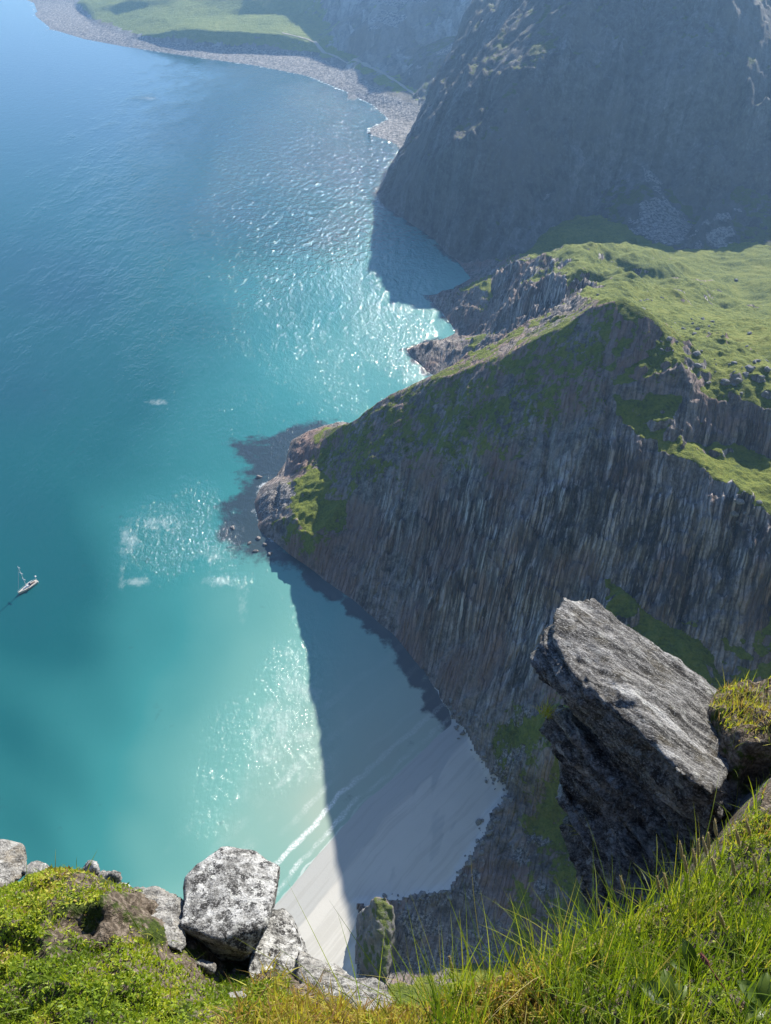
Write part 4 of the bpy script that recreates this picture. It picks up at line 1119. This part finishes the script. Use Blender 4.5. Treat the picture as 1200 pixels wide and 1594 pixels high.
def scatter(n, x0, x1, y0, y1, dens):
    x = RNG.uniform(x0, x1, n); y = RNG.uniform(y0, y1, n)
    k = RNG.random(n) < dens(x, y)
    x, y = x[k], y[k]
    return np.stack([x, y, gz(x, y)], -1)


def rdist(x, y):
    return sdf(x, y, rimpoly)


RIGHT = at_t(640, 1570, 1.58)[0]
rocks_xy = [(at_t(350, 1430, 1.86)[:2], 0.13), (at_t(435, 1495, 1.86)[:2], 0.085), (at_t(245, 1435, 1.86)[:2], 0.085), (at_t(500, 1540, 1.74)[:2], 0.08), (at_t(15, 1350, 1.95)[:2], 0.07), (at_t(178, 1468, 1.72)[:2], 0.045), (at_t(575, 1560, 1.66)[:2], 0.05)]
bare = [(at_t(100, 1490, 1.62)[:2], 0.04), (at_t(128, 1440, 1.68)[:2], 0.045), (at_t(235, 1448, 1.8)[:2], 0.10), (at_t(160, 1395, 1.86)[:2], 0.06), (at_t(300, 1490, 1.78)[:2], 0.09)]


def clear(x, y):
    k = np.ones(len(x))
    for (c, r) in rocks_xy:
        k *= sstep(0.75, 1.15, np.hypot(x - c[0], y - c[1]) / r)
    return k


def moss_d(x, y):
    d = clear(x, y)
    for (c, r) in bare:
        d *= 0.10 + 0.90 * sstep(0.6, 1.2, np.hypot(x - c[0], y - c[1]) / r + 0.5 * fbm(x / 0.06, y / 0.06, 2, 505))
    d *= sstep(0.03, -0.06, rdist(x, y))
    d *= 0.45 + 0.55 * sstep(-0.35, 0.0, fbm(x / 0.11, y / 0.11, 3, 501))
    return d


B = scatter(260000, -1.15, 0.98, 0.24, 1.12, lambda x, y: moss_d(x, y) * np.where(x > RIGHT, 0.45, 1.0))
n = len(B)
ln = RNG.uniform(0.0045, 0.0115, n)
hs = 0.018 * np.clip(fbm(B[:, 0] / 0.05, B[:, 1] / 0.05, 3, 503) + 0.4, 0, 1) * RNG.random(n)
B[:, 2] += hs
V, Q, per = blades(B, ln, ln * RNG.uniform(0.35, 0.6, n), RNG.uniform(0, 6.283, n), RNG.uniform(0.3, 1.5, n), RNG.uniform(-0.5, 0.8, n), 2)
patch = fbm(B[:, 0] / 0.22, B[:, 1] / 0.22, 4, 511)
red = np.exp(-(((px_of(B)[0] - 470) / 90) ** 2 + ((px_of(B)[1] - 1575) / 30) ** 2)) + 0.8 * np.exp(-(((px_of(B)[0] - 780) / 60) ** 2 + ((px_of(B)[1] - 1570) / 30) ** 2)) + 0.6 * np.exp(-(((px_of(B)[0] - 120) / 60) ** 2 + ((px_of(B)[1] - 1365) / 16) ** 2))
tint = np.clip(0.37 + 0.60 * patch + 0.16 * RNG.standard_normal(n) + 0.38 * red, 0, 1)
stuff(mesh_np('moss', V, Q, M_MOSS, {'tint': np.repeat(tint, per)}, smooth=False), 'bright green and yellow cushions of moss and tiny herbs covering the ledge', 'moss')


heath_c = [(at_t(480, 1585, 1.52)[:2], 0.11), (at_t(790, 1575, 1.48)[:2], 0.09), (at_t(590, 1590, 1.48)[:2], 0.08)]


def no_heath(x, y):
    k = np.ones(len(x))
    for (c, r) in heath_c:
        k *= 0.12 + 0.88 * sstep(0.5, 1.2, np.hypot(x - c[0], y - c[1]) / r + 0.4 * fbm(x / 0.06, y / 0.06, 2, 529))
    return k


def grass_d(x, y):
    d = no_heath(x, y) * sstep(0.04, -0.03, rdist(x, y)) * sstep(RIGHT - 0.10, RIGHT + 0.10, x) * (0.3 + 0.7 * sstep(-0.3, 0.1, fbm(x / 0.13, y / 0.13, 3, 521)))
    return d


A = scatter(46000, RIGHT - 0.15, 1.75, 0.22, 1.75, lambda x, y: grass_d(x, y) * np.clip(1 - (y - 0.74) / 0.26, 0.0, 1) + 0.04 * (y > 0.9))
n = len(A)
edge_k = sstep(-0.25, 0.0, rdist(A[:, 0], A[:, 1]))
la = RNG.gamma(5.0, 0.018, n) * (1 + 0.35 * edge_k) * np.clip(1.15 - (A[:, 1] - 0.55) * 1.1, 0.45, 1.0)
la = np.clip(la, 0.03, 0.30)
V1, Q1, per1 = blades(A, la, RNG.uniform(0.0014, 0.0036, n), RNG.normal(2.2, 1.3, n), np.abs(RNG.normal(0.25, 0.25, n)), RNG.normal(0.6, 0.5, n), 5)
tint1 = np.clip(0.34 + 0.38 * fbm(A[:, 0] / 0.2, A[:, 1] / 0.2, 3, 523) + 0.2 * RNG.standard_normal(n), 0, 1)
str_ = RNG.random(n) < 0.07 + 0.25 * np.clip(fbm(A[:, 0] / 0.12, A[:, 1] / 0.12, 3, 527), 0, 1)
tint1 = np.where(str_, RNG.uniform(0.82, 1.0, n), tint1)
# short sward at the lower left and sparse wisps over the rocks
C = scatter(9000, -1.1, RIGHT, 0.24, 1.0, lambda x, y: no_heath(x, y) * clear(x, y) * sstep(0.0, -0.05, rdist(x, y)) * (0.15 + 0.85 * sstep(0.52, 0.40, y) + 0.2 * sstep(0.0, 0.3, fbm(x / 0.15, y / 0.15, 2, 525))))
m = len(C)
V2, Q2, per2 = blades(C, RNG.gamma(4, 0.010, m), RNG.uniform(0.0012, 0.0028, m), RNG.uniform(0, 6.28, m), np.abs(RNG.normal(0.3, 0.3, m)), RNG.normal(0.5, 0.4, m), 5)
tint2 = np.clip(0.45 + 0.2 * RNG.standard_normal(m), 0, 1)
# long wisps leaning out over the drop
wx = np.concatenate([T3([(u + RNG.uniform(-25, 25), v, t)])[0] for u, v, t in [(530, 1560, 1.66), (560, 1570, 1.62), (610, 1572, 1.6), (640, 1568, 1.58), (680, 1556, 1.58), (700, 1548, 1.58), (740, 1530, 1.58), (760, 1522, 1.6), (800, 1508, 1.6), (840, 1490, 1.62), (880, 1470, 1.65), (720, 1545, 1.55), (665, 1575, 1.55), (780, 1530, 1.55)] * 3]).reshape(-1, 3)
kx = len(wx); wx[:, 2] = gz(wx[:, 0], wx[:, 1])
V3, Q3, per3 = blades(wx, RNG.uniform(0.16, 0.34, kx), RNG.uniform(0.0014, 0.0026, kx), RNG.normal(2.3, 0.7, kx), np.abs(RNG.normal(0.3, 0.25, kx)), RNG.normal(0.55, 0.35, kx), 9)
tint3 = np.clip(0.5 + 0.25 * RNG.standard_normal(kx), 0, 1)
VV = np.concatenate([V1, V2, V3]); QQ = np.concatenate([Q1, Q2 + len(V1), Q3 + len(V1) + len(V2)])
tt = np.concatenate([np.repeat(tint1, per1), np.repeat(tint2, per2), np.repeat(tint3, per3)])
stuff(mesh_np('grass', VV, QQ, M_GRASS, {'tint': tt}), 'sunlit green grass growing on the slope at the viewer\'s feet', 'grass')

# dry tufts growing from cracks of the overhanging slab and on the soil at its root
tp = []
for (u, v, t) in [(905, 1293, 2.93), (850, 1110, 2.97)]:
    tp += [np.array(at_t(u, v, t)) + RNG.normal(0, 0.012, 3) for _ in range(70)]
tp = np.array(tp)
V4, Q4, per4 = blades(tp, RNG.uniform(0.02, 0.06, len(tp)), RNG.uniform(0.002, 0.004, len(tp)), RNG.uniform(0, 6.28, len(tp)), np.abs(RNG.normal(0.5, 0.4, len(tp))), RNG.normal(0.5, 0.4, len(tp)), 4)
stuff(mesh_np('dry_grass', V4, Q4, M_GRASS, {'tint': np.repeat(RNG.uniform(0.7, 1, len(tp)), per4)}), 'small yellow dry tufts rooted in the cracks of the overhanging slab', 'dry grass')

# heath at the root of the slab and along the right edge: brownish twigs
D = scatter(36000, 0.55, 2.0, 0.75, 2.0, lambda x, y: sstep(0.02, -0.04, rdist(x, y)) * sstep(0.80, 0.95, y + 0.25 * (x - 1.0)) * (0.15 + 0.85 * sstep(-0.15, 0.2, fbm(x / 0.16, y / 0.16, 3, 531))))
E1 = scatter(26000, at_t(370, 1560, 1.6)[0], at_t(860, 1560, 1.5)[0], 0.30, 0.80, lambda x, y: sstep(0.02, -0.03, rdist(x, y)) * np.maximum(0.4 * sstep(0.0, 0.30, fbm(x / 0.10, y / 0.10, 3, 535) + 0.16), 1 - no_heath(x, y)) * (0.35 + 0.65 * clear(x, y)))
nD0 = len(D)
D = np.concatenate([D, E1])
n = len(D)
V5, Q5, per5 = blades(D, RNG.gamma(4, 0.008, n), RNG.uniform(0.0015, 0.004, n), RNG.uniform(0, 6.28, n), np.abs(RNG.normal(0.5, 0.4, n)), RNG.normal(0.4, 0.6, n), 3)
stuff(mesh_np('heath', V5, Q5, M_MOSS, {'tint': np.repeat(np.clip(np.where(np.arange(n) < nD0, 0.76 + 0.30 * fbm(D[:, 0] / 0.15, D[:, 1] / 0.15, 3, 533) + 0.16 * RNG.standard_normal(n), 0.86 + 0.05 * RNG.standard_normal(n)), 0, 1), per5)}), 'brownish and reddish heath, dry twigs at the ledge edge and at the root of the overhanging slab', 'heath')


# flowering grass stalks, one thing each: stem and seed head
def tube(pts, radii, nsides=5):
    pts = [Vector(p) for p in pts]
    V, Q = [], []
    for i, p in enumerate(pts):
        d = (pts[min(i + 1, len(pts) - 1)] - pts[max(i - 1, 0)]).normalized()
        a = d.cross(Vector((0.3, 1, 0.2))).normalized(); b = d.cross(a)
        for k in range(nsides):
            an = 2 * math.pi * k / nsides
            V.append(p + (a * math.cos(an) + b * math.sin(an)) * radii[i])
    for i in range(len(pts) - 1):
        for k in range(nsides):
            k2 = (k + 1) % nsides
            Q.append((i * nsides + k, i * nsides + k2, (i + 1) * nsides + k2, (i + 1) * nsides + k))
    return np.array([tuple(v) for v in V]), np.array(Q)


def stalk(tip_uv, foot_uv, label, head=0.045, red=False):
    fu, fv, ft = foot_uv
    f = np.array(at_t(fu, fv, ft)); f[2] = gz(f[0:1], f[1:2])[0]
    tu, tv = tip_uv
    tdep = (f[1] * CP - (f[2] - H) * SP) * 0.985
    tip = np.array(at_t(tu, tv, tdep))
    root = bpy.data.objects.new('grass_stalk' if not red else 'flower_spike', None)
    COL.objects.link(root); root.location = f; root.empty_display_size = 0.02
    tag(root, label, 'grass stalk' if not red else 'flower', 'flowering grass stalks on the right slope' if not red else None)
    d = tip - f; L = np.linalg.norm(d); side = np.array([0.06 * RNG.uniform(-1, 1), 0.03, 0.0]) * L * 2
    P = [f * 0 + d * s + side * (s * (1 - s)) for s in np.linspace(0, 1, 9)]
    hs = max(0.3, 1 - head / L)
    S = [d * s + side * (s * (1 - s)) for s in np.linspace(0, hs, 8)]
    V, Q = tube(S, [0.0011] * 8, 5)
    mesh_np('stem', V, Q, M_GRASS if not red else M_RED, {'tint': np.full(len(V), 0.55 if not red else 0.3)}, parent=root)
    S = [d * s + side * (s * (1 - s)) for s in np.linspace(hs, 1, 9)]
    rad = [0.001, 0.0028, 0.0036, 0.0038, 0.0037, 0.0034, 0.0028, 0.002, 0.0006]
    if red:
        rad = [r * 1.2 for r in rad]
    V, Q = tube(S, rad, 7)
    # spikelets bristling from the head
    nb = 90
    ss = RNG.uniform(hs, 1, nb)
    bp = np.array([d * s + side * (s * (1 - s)) for s in ss])
    Vb, Qb, pb = blades(bp, RNG.uniform(0.004, 0.008, nb), RNG.uniform(0.001, 0.002, nb), RNG.uniform(0, 6.28, nb), RNG.uniform(0.2, 0.9, nb), RNG.uniform(-0.3, 0.3, nb), 2)
    tv_ = np.concatenate([np.full(len(V), 0.35), np.repeat(RNG.uniform(0.2, 1, nb), pb)])
    mesh_np('seed_head' if not red else 'flower_head', np.concatenate([V, Vb]), np.concatenate([Q, Qb + len(V)]), M_SEED if not red else M_RED, {'tint': tv_}, parent=root)


stalk((1090, 1484), (1098, 1590, 1.40), 'reddish flower spike standing among the grass, the only red one', 0.03, True)
STALKS = [((1112, 1276), (1118, 1400, 1.78), 'tallest grass stalk, its seed head reaching up in front of the dark rock slab'), ((1102, 1296), (1102, 1405, 1.76), 'grass stalk just left of the tallest one, slightly shorter'),
          ((1058, 1310), (1072, 1430, 1.72), 'leftmost tall grass stalk of the close bunch, with a brown tilted head'), ((1064, 1332), (1068, 1440, 1.70), 'straight grass stalk right beneath the brown tilted head'),
          ((1086, 1306), (1094, 1430, 1.70), 'slim grass stalk in the middle of the close bunch'), ((1093, 1303), (1104, 1440, 1.68), 'grass stalk touching its neighbour in the middle of the close bunch'),
          ((1078, 1322), (1082, 1440, 1.68), 'short pinkish grass stalk low in the close bunch'), ((1145, 1290), (1140, 1400, 1.76), 'grass stalk standing apart right of the tallest one'),
          ((1161, 1276), (1160, 1385, 1.80), 'dark grass stalk nearest to the brown heath on the right'), ((1139, 1336), (1142, 1450, 1.66), 'pale fluffy grass stalk right of the close bunch'),
          ((1108, 1334), (1112, 1450, 1.64), 'pale grass stalk in front of the tallest one'), ((1172, 1330), (1168, 1440, 1.66), 'brown grass stalk at the far right, in front of the heath'),
          ((965, 1364), (992, 1440, 1.73), 'lone grass stalk leaning left in front of the dark slab'), ((1022, 1364), (1034, 1450, 1.70), 'thin grass stalk halfway between the leaning one and the close bunch'),
          ((1033, 1359), (1048, 1450, 1.68), 'pale tipped grass stalk just left of the close bunch'), ((1118, 1418), (1115, 1500, 1.56), 'dark grass stalk standing in the thick of the bright grass'),
          ((699, 1488), (712, 1560, 1.56), 'small brown headed grass stalk alone near the edge, above the pale flowers')]
for tipuv, foot, lab in STALKS:
    stalk(tipuv, foot, lab)


# broad leaved herbs
def herb(u, v, t, leaves, label):
    f = np.array(at_t(u, v, t)); f[2] = gz(f[0:1], f[1:2])[0]
    root = bpy.data.objects.new('broadleaf_plant', None); COL.objects.link(root); root.location = f; root.empty_display_size = 0.02
    tag(root, label, 'plant')
    for (az, ln, wd, el, tn) in leaves:
        ns = 8
        V, Q = [], []
        hd = np.array([math.cos(az), math.sin(az), 0]); sd = np.array([-math.sin(az), math.cos(az), 0])
        for i in range(ns + 1):
            s = i / ns
            e = el - 0.9 * s
            c = hd * ln * s * math.cos(el - 0.45 * s) + np.array([0, 0, ln * s * math.sin(el - 0.45 * s) + 0.02])
            w = wd * (math.sin(math.pi * min(1, s * 0.94 + 0.04)) ** 0.8) + 0.0008
            for k in (-1, -0.5, 0, 0.5, 1):
                V.append(c + sd * w * k + np.array([0, 0, 0.25 * w * abs(k) + 0.0015 * math.sin(9 * s + 5 * k)]))
        for i in range(ns):
            for k in range(4):
                a = i * 5 + k
                Q.append((a, a + 1, a + 6, a + 5))
        mesh_np('leaf', np.array(V), np.array(Q), M_HERB, {'tint': np.full(len(V), tn)}, parent=root)


herb(1075, 1520, 1.46, [(1.9, 0.062, 0.013, 1.1, 0.2), (0.7, 0.045, 0.010, 0.9, 0.6), (2.9, 0.05, 0.012, 0.8, 0.7)], 'broad leaved plant with one big dark upright leaf, beside the reddish spike')
herb(1020, 1590, 1.40, [(2.6, 0.05, 0.016, 0.5, 0.15), (0.6, 0.045, 0.012, 0.6, 0.9), (1.5, 0.05, 0.012, 0.7, 0.8), (4.4, 0.04, 0.012, 0.4, 0.3)], 'low broad leaved plant at the bottom edge, one leaf darkest')
herb(1180, 1575, 1.27, [(1.2, 0.05, 0.014, 0.8, 0.8), (2.4, 0.05, 0.014, 0.7, 0.7), (3.6, 0.045, 0.012, 0.5, 0.9)], 'light green broad leaved plant in the bottom right corner')
#FG1
#RK0
# ------------------------------------------------------------------ loose rocks of the landscape
M_STONE = mat_lichen('grey_field_stone', [(0.3, (0.10, 0.098, 0.095)), (0.5, (0.24, 0.235, 0.225)), (0.7, (0.44, 0.43, 0.41))], 0.4, 0.3, 0.06, 0.25)
M_TIP = mat_lichen('pinkish_sea_rock', [(0.3, (0.10, 0.09, 0.085)), (0.5, (0.27, 0.235, 0.215)), (0.7, (0.46, 0.41, 0.38))], 0.2, 0.4, 0.06, 0.25)


def field_rock_mesh(seed, flat=0.7):
    r = random.Random(seed)
    bm = bmesh.new()
    vs = []
    for k in range(13):
        z = 1 - 2 * (k + 0.5) / 13; a = k * 2.39996 + r.uniform(-0.4, 0.4); rr = math.sqrt(1 - z * z)
        s = r.uniform(0.75, 1.1)
        vs.append(bm.verts.new((rr * math.cos(a) * s, rr * math.sin(a) * s * 0.8, z * s * flat)))
    res = bmesh.ops.convex_hull(bm, input=vs)
    bmesh.ops.delete(bm, geom=[g for g in res['geom_interior'] if isinstance(g, bmesh.types.BMVert)], context='VERTS')
    bmesh.ops.bevel(bm, geom=bm.edges[:], offset=0.07, segments=1, affect='EDGES')
    bmesh.ops.subdivide_edges(bm, edges=[e for e in bm.edges if e.calc_length() > 0.35], cuts=1, use_grid_fill=True)
    for v in bm.verts:
        v.co += Vector((r.uniform(-1, 1), r.uniform(-1, 1), r.uniform(-1, 1))) * 0.035
    me = bpy.data.meshes.new('rock'); bm.to_mesh(me); bm.free()
    return me


def zn_at(x, y):
    i = int(np.clip(np.searchsorted(nx_, x) - 1, 0, len(nx_) - 2)); j = int(np.clip(np.searchsorted(ny_, y) - 1, 0, len(ny_) - 2))
    return float(zn2[j:j + 2, i:i + 2].mean())


ROCK_ME = [field_rock_mesh(900 + k) for k in range(6)]
for me_ in ROCK_ME:
    me_.materials.append(M_STONE)
TIP_ME = [m_.copy() for m_ in ROCK_ME]
for me_ in TIP_ME:
    me_.materials.clear(); me_.materials.append(M_TIP)


def put_rock(name, x, y, z, size, mes, label, cat, group, k):
    o = bpy.data.objects.new(name, mes[k % len(mes)])
    COL.objects.link(o)
    o.location = (x, y, z); o.rotation_euler = (RNG.uniform(-0.3, 0.3), RNG.uniform(-0.3, 0.3), RNG.uniform(0, 6.28))
    o.scale = (size * RNG.uniform(0.8, 1.3), size * RNG.uniform(0.8, 1.2), size * RNG.uniform(0.7, 1.1))
    tag(o, label, cat, group)
    return o


# boulders strewn over the headland's turf
k = 0
for (u0, v0, su, sv, cnt) in [(1140, 575, 60, 28, 34), (1100, 520, 40, 22, 16), (1045, 520, 16, 22, 9), (1010, 470, 24, 12, 8), (1165, 800, 22, 40, 16), (960, 470, 20, 10, 6), (870, 440, 50, 18, 7)]:
    for _ in range(cnt):
        u = RNG.normal(u0, su * 0.6); v = RNG.normal(v0, sv * 0.6)
        z = 110.0
        for _it in range(12):
            p = at_z(u, v, z); z = 0.5 * z + 0.5 * zn_at(p[0], p[1])
        p = at_z(u, v, z)
        if p[0] > 215 or z < 20:
            continue
        put_rock('rock', p[0], p[1], zn_at(p[0], p[1]) + 0.1, float(np.clip(RNG.gamma(3, 0.35), 0.5, 2.4)), ROCK_ME, 'grey boulder among the sunlit turf on top of the headland', 'rock', 'boulders strewn over the headland turf', k)
        k += 1
# fallen blocks where the cliff meets the beach
for _ in range(120):
    s = RNG.random()
    i = RNG.integers(15, len(shore_bay) - 1); a, b = np.array(shore_bay[i]), np.array(shore_bay[i + 1])
    c = a + (b - a) * s + np.array([RNG.normal(0.5, 1.8), RNG.normal(0.5, 1.8), 0])
    put_rock('rock', c[0], c[1], zn_at(c[0], c[1]) + 0.1, float(np.clip(RNG.gamma(1.6, 0.40), 0.25, 2.4)), ROCK_ME, 'dark fallen block at the foot of the cliff where it meets the sand', 'rock', 'fallen blocks at the cliff foot', k)
    k += 1
for _ in range(130):
    s = RNG.random()
    i = RNG.integers(0, 5); a, b = np.array(foot_cam[i]), np.array(foot_cam[i + 1])
    c = a + (b - a) * s + np.array([RNG.normal(0.8, 1.6), RNG.normal(-0.5, 1.6), 0])
    put_rock('rock', c[0], c[1], zn_at(c[0], c[1]) + 0.1, float(np.clip(RNG.gamma(1.6, 0.36), 0.22, 1.9)), ROCK_ME, 'dark block in the rubble along the landward edge of the beach', 'rock', 'rubble along the beach edge', k)
    k += 1
# skerries off the tip
for (u, v, s, lab) in [(403, 743, 2.2, 'small rock awash in the kelp above the pale tip'), (362, 822, 1.8, 'lone low rock awash at the left side of the kelp'), (388, 846, 1.4, 'small wet rock, left of the foam below the tip'), (402, 838, 1.8, 'wet rock in the foam just below the pale tip'),
                       (398, 858, 1.6, 'wet rock in the foam, the lower of the close pair'), (420, 862, 1.8, 'wet rock in the foam touching the cliff foot'), (412, 848, 1.6, 'wet rock amid the foam patch below the tip'), (575, 208, 3.2, 'rock in the water at the end of the far rocky spit')]:
    p = at_z(u, v, 0)
    put_rock('skerry', p[0], p[1], 0.1, s, TIP_ME, lab, 'rock', 'skerries along the shore', k)
    k += 1
p = at_z(1145, 439, 31.0)
put_rock('rock', p[0], p[1], zn_at(p[0], p[1]) + 0.4, 2.6, ROCK_ME, 'lone pale boulder on the flat green valley floor behind the headland', 'rock', None, 3)
#RK1
#BT0
# ------------------------------------------------------------------ sailing boat at anchor
def mat_plain(name, col, rough=0.4, nsc=3.0, var=0.12):
    T = NT(name)
    n = T.noise(T.obj(), nsc, 4, 0.6)
    c2 = tuple(max(0, c * (1 - var * 2)) for c in col)
    return T.out(T.mix(n, c2, col), rough, None, 0.4)


M_HULL = mat_plain('white_gelcoat', (0.80, 0.78, 0.74), 0.25, 1.0, 0.05)
M_DECK = mat_plain('cream_deck', (0.62, 0.56, 0.47), 0.6, 2.0, 0.1)
M_CABIN = mat_plain('white_cabin', (0.78, 0.77, 0.75), 0.35, 1.0, 0.05)
M_DARK = mat_plain('dark_blue_canvas', (0.03, 0.04, 0.09), 0.7)
M_ALU = mat_plain('aluminium_spar', (0.72, 0.73, 0.75), 0.3, 4, 0.05)
M_COCK = mat_plain('teak_cockpit', (0.13, 0.09, 0.07), 0.7, 8)
M_GLASS = mat_plain('tinted_window', (0.02, 0.025, 0.03), 0.1)

boat = bpy.data.objects.new('sailing_boat', None); COL.objects.link(boat)
bow = at_z(30, 925, 0); stern = at_z(58.5, 905.5, 0)
bl = np.linalg.norm(bow - stern)
boat.location = tuple((bow + stern) / 2)
boat.rotation_euler = (0, 0, math.atan2(bow[1] - stern[1], bow[0] - stern[0]))
tag(boat, 'white sailing boat at anchor with bare mast, alone on the turquoise water', 'sailing boat')
Lb = bl; Bw = bl * 0.27
ns = 20
def beam(s):                    # s: 0 stern .. 1 bow
    return Bw / 2 * (0.72 + 0.28 * math.sin(math.pi * min(1, s / 0.9))) * (1 - max(0, (s - 0.42) / 0.58) ** 2.2) + 0.02
V, Q = [], []
for i in range(ns + 1):
    s = i / ns; x = (s - 0.5) * Lb; b = beam(s); sheer = 1.05 + 0.35 * s * s
    for (k, z) in ((-1, sheer), (-0.95, sheer * 0.5), (-0.8, 0.0), (-0.35, -0.5), (0, -0.65), (0.35, -0.5), (0.8, 0.0), (0.95, sheer * 0.5), (1, sheer)):
        V.append((x + 0.35 * z * s * s, b * k, z))
for i in range(ns):
    for k in range(8):
        a = i * 9 + k
        Q.append((a, a + 9, a + 10, a + 1))
Q.append((0, 1, 7, 8)); Q.append((1, 2, 6, 7)); Q.append((2, 3, 5, 6))
hull = mesh_np('hull', np.array(V), np.array(Q), M_HULL, parent=boat)
V, Q = [], []
for i in range(ns + 1):
    s = i / ns; x = (s - 0.5) * Lb; b = beam(s) * 0.985; sheer = 1.05 + 0.35 * s * s - 0.05
    for k in (-1, -0.5, 0, 0.5, 1):
        V.append((x + 0.35 * sheer * s * s, b * k, sheer + 0.09 * (1 - k * k)))
for i in range(ns):
    for k in range(4):
        a = i * 5 + k
        Q.append((a, a + 1, a + 6, a + 5))
mesh_np('deck', np.array(V), np.array(Q), M_DECK, parent=boat)


def loft(name, secs, mat, par):
    """Closed stack of rounded outlines: each section is (z, list of xy)."""
    V, Q = [], []
    m = len(secs[0][1])
    for z, o in secs:
        V += [(x, y, z) for x, y in o]
    for i in range(len(secs) - 1):
        for k in range(m):
            k2 = (k + 1) % m
            Q.append((i * m + k, i * m + k2, (i + 1) * m + k2, (i + 1) * m + k))
    V.append(tuple(np.mean([v for v in V[-m:]], axis=0))); c = len(V) - 1
    for k in range(0, m, 2):
        Q.append(((len(secs) - 1) * m + k, (len(secs) - 1) * m + (k + 1) % m, (len(secs) - 1) * m + (k + 2) % m, c))
    return mesh_np(name, np.array(V), np.array(Q), mat, parent=par)


def oval(x0, x1, w0, w1, n=16, p=2.6):
    out = []
    for k in range(n):
        a = 2 * math.pi * k / n
        cx = math.copysign(abs(math.cos(a)) ** (2 / p), math.cos(a)); sy = math.copysign(abs(math.sin(a)) ** (2 / p), math.sin(a))
        f = (cx + 1) / 2
        out.append(((x0 + x1) / 2 + (x1 - x0) / 2 * cx, (w0 * (1 - f) + w1 * f) * sy))
    return out


cabin = loft('cabin', [(1.05, oval(-0.12 * Lb, 0.26 * Lb, 0.30 * Bw, 0.16 * Bw)), (1.5, oval(-0.12 * Lb, 0.24 * Lb, 0.29 * Bw, 0.15 * Bw)), (1.68, oval(-0.10 * Lb, 0.20 * Lb, 0.23 * Bw, 0.10 * Bw))], M_CABIN, boat)
for sy in (-1, 1):
    wv = []
    for i in range(6):
        f = i / 5; x = -0.08 * Lb + 0.26 * Lb * f
        w = (0.30 * Bw * (1 - f) + 0.185 * Bw * f) + 0.03
        wv += [(x, sy * w, 1.22), (x, sy * (w - 0.02), 1.42)]
    mesh_np('window', np.array(wv), np.array([(2 * i, 2 * i + 2, 2 * i + 3, 2 * i + 1) for i in range(5)]), M_GLASS, parent=cabin)
loft('cockpit', [(1.16, oval(-0.40 * Lb, -0.14 * Lb, 0.22 * Bw, 0.24 * Bw)), (1.22, oval(-0.40 * Lb, -0.14 * Lb, 0.21 * Bw, 0.23 * Bw))], M_COCK, boat)
loft('sprayhood', [(1.3, oval(-0.17 * Lb, -0.06 * Lb, 0.28 * Bw, 0.24 * Bw)), (1.95, oval(-0.16 * Lb, -0.08 * Lb, 0.26 * Bw, 0.20 * Bw)), (2.1, oval(-0.15 * Lb, -0.10 * Lb, 0.20 * Bw, 0.14 * Bw))], M_DARK, boat)
MH = 15.5
mx0 = 0.06 * Lb
V, Q = tube([(mx0, 0, 1.4), (mx0, 0, MH * 0.5), (mx0, 0, MH)], [0.11, 0.10, 0.07], 8)
mast = mesh_np('mast', V, Q, M_ALU, parent=boat)
for z in (0.42 * MH, 0.68 * MH, 0.93 * MH):
    V, Q = tube([(mx0 - 0.25, -1.5 * (1.15 - z / MH * 0.5), z), (mx0 + 0.02, 0, z + 0.1), (mx0 - 0.25, 1.5 * (1.15 - z / MH * 0.5), z)], [0.14, 0.2, 0.14], 6)
    mesh_np('spreader', V, Q, M_HULL, parent=mast)
V, Q = tube([(mx0 - 0.1, 0, 2.7), (mx0 - 0.2 * Lb, 0, 2.75), (mx0 - 0.36 * Lb, 0, 2.8)], [0.18, 0.24, 0.12], 8)
mesh_np('furled_sail', V, Q, M_HULL, parent=boat)
V, Q = tube([(0.49 * Lb + 0.3, 0, 1.45), ((0.49 * Lb + mx0) / 2 + 0.2, 0, MH * 0.48), (mx0 + 0.05, 0, MH * 0.93)], [0.06, 0.09, 0.05], 6)
mesh_np('forestay', V, Q, M_ALU, parent=boat)
V, Q = tube([(-0.46 * Lb, 0.25 * Bw, 1.0), (-0.46 * Lb, 0.25 * Bw, 2.6), (-0.46 * Lb, 0.25 * Bw, 4.2)], [0.06, 0.06, 0.06], 6)
pole = mesh_np('radar_pole', V, Q, M_ALU, parent=boat)
V, Q = tube([(-0.46 * Lb, 0.25 * Bw, 4.1), (-0.46 * Lb, 0.25 * Bw, 4.2), (-0.46 * Lb, 0.25 * Bw, 4.5), (-0.46 * Lb, 0.25 * Bw, 4.62)], [0.25, 0.5, 0.5, 0.2], 12)
mesh_np('radar_dome', V, Q, M_HULL, parent=pole)
rl = []
for sy in (-1, 1):
    P_ = []
    for i in range(0, ns + 1, 2):
        s = i / ns; x = (s - 0.5) * Lb; sheer = 1.05 + 0.35 * s * s
        P_.append((x + 0.35 * sheer * s * s, sy * beam(s) * 0.96, sheer + 0.65))
    V, Q = tube(P_, [0.03] * len(P_), 5)
    mesh_np('guard_rail', V, Q, M_ALU, parent=boat)
#BT1
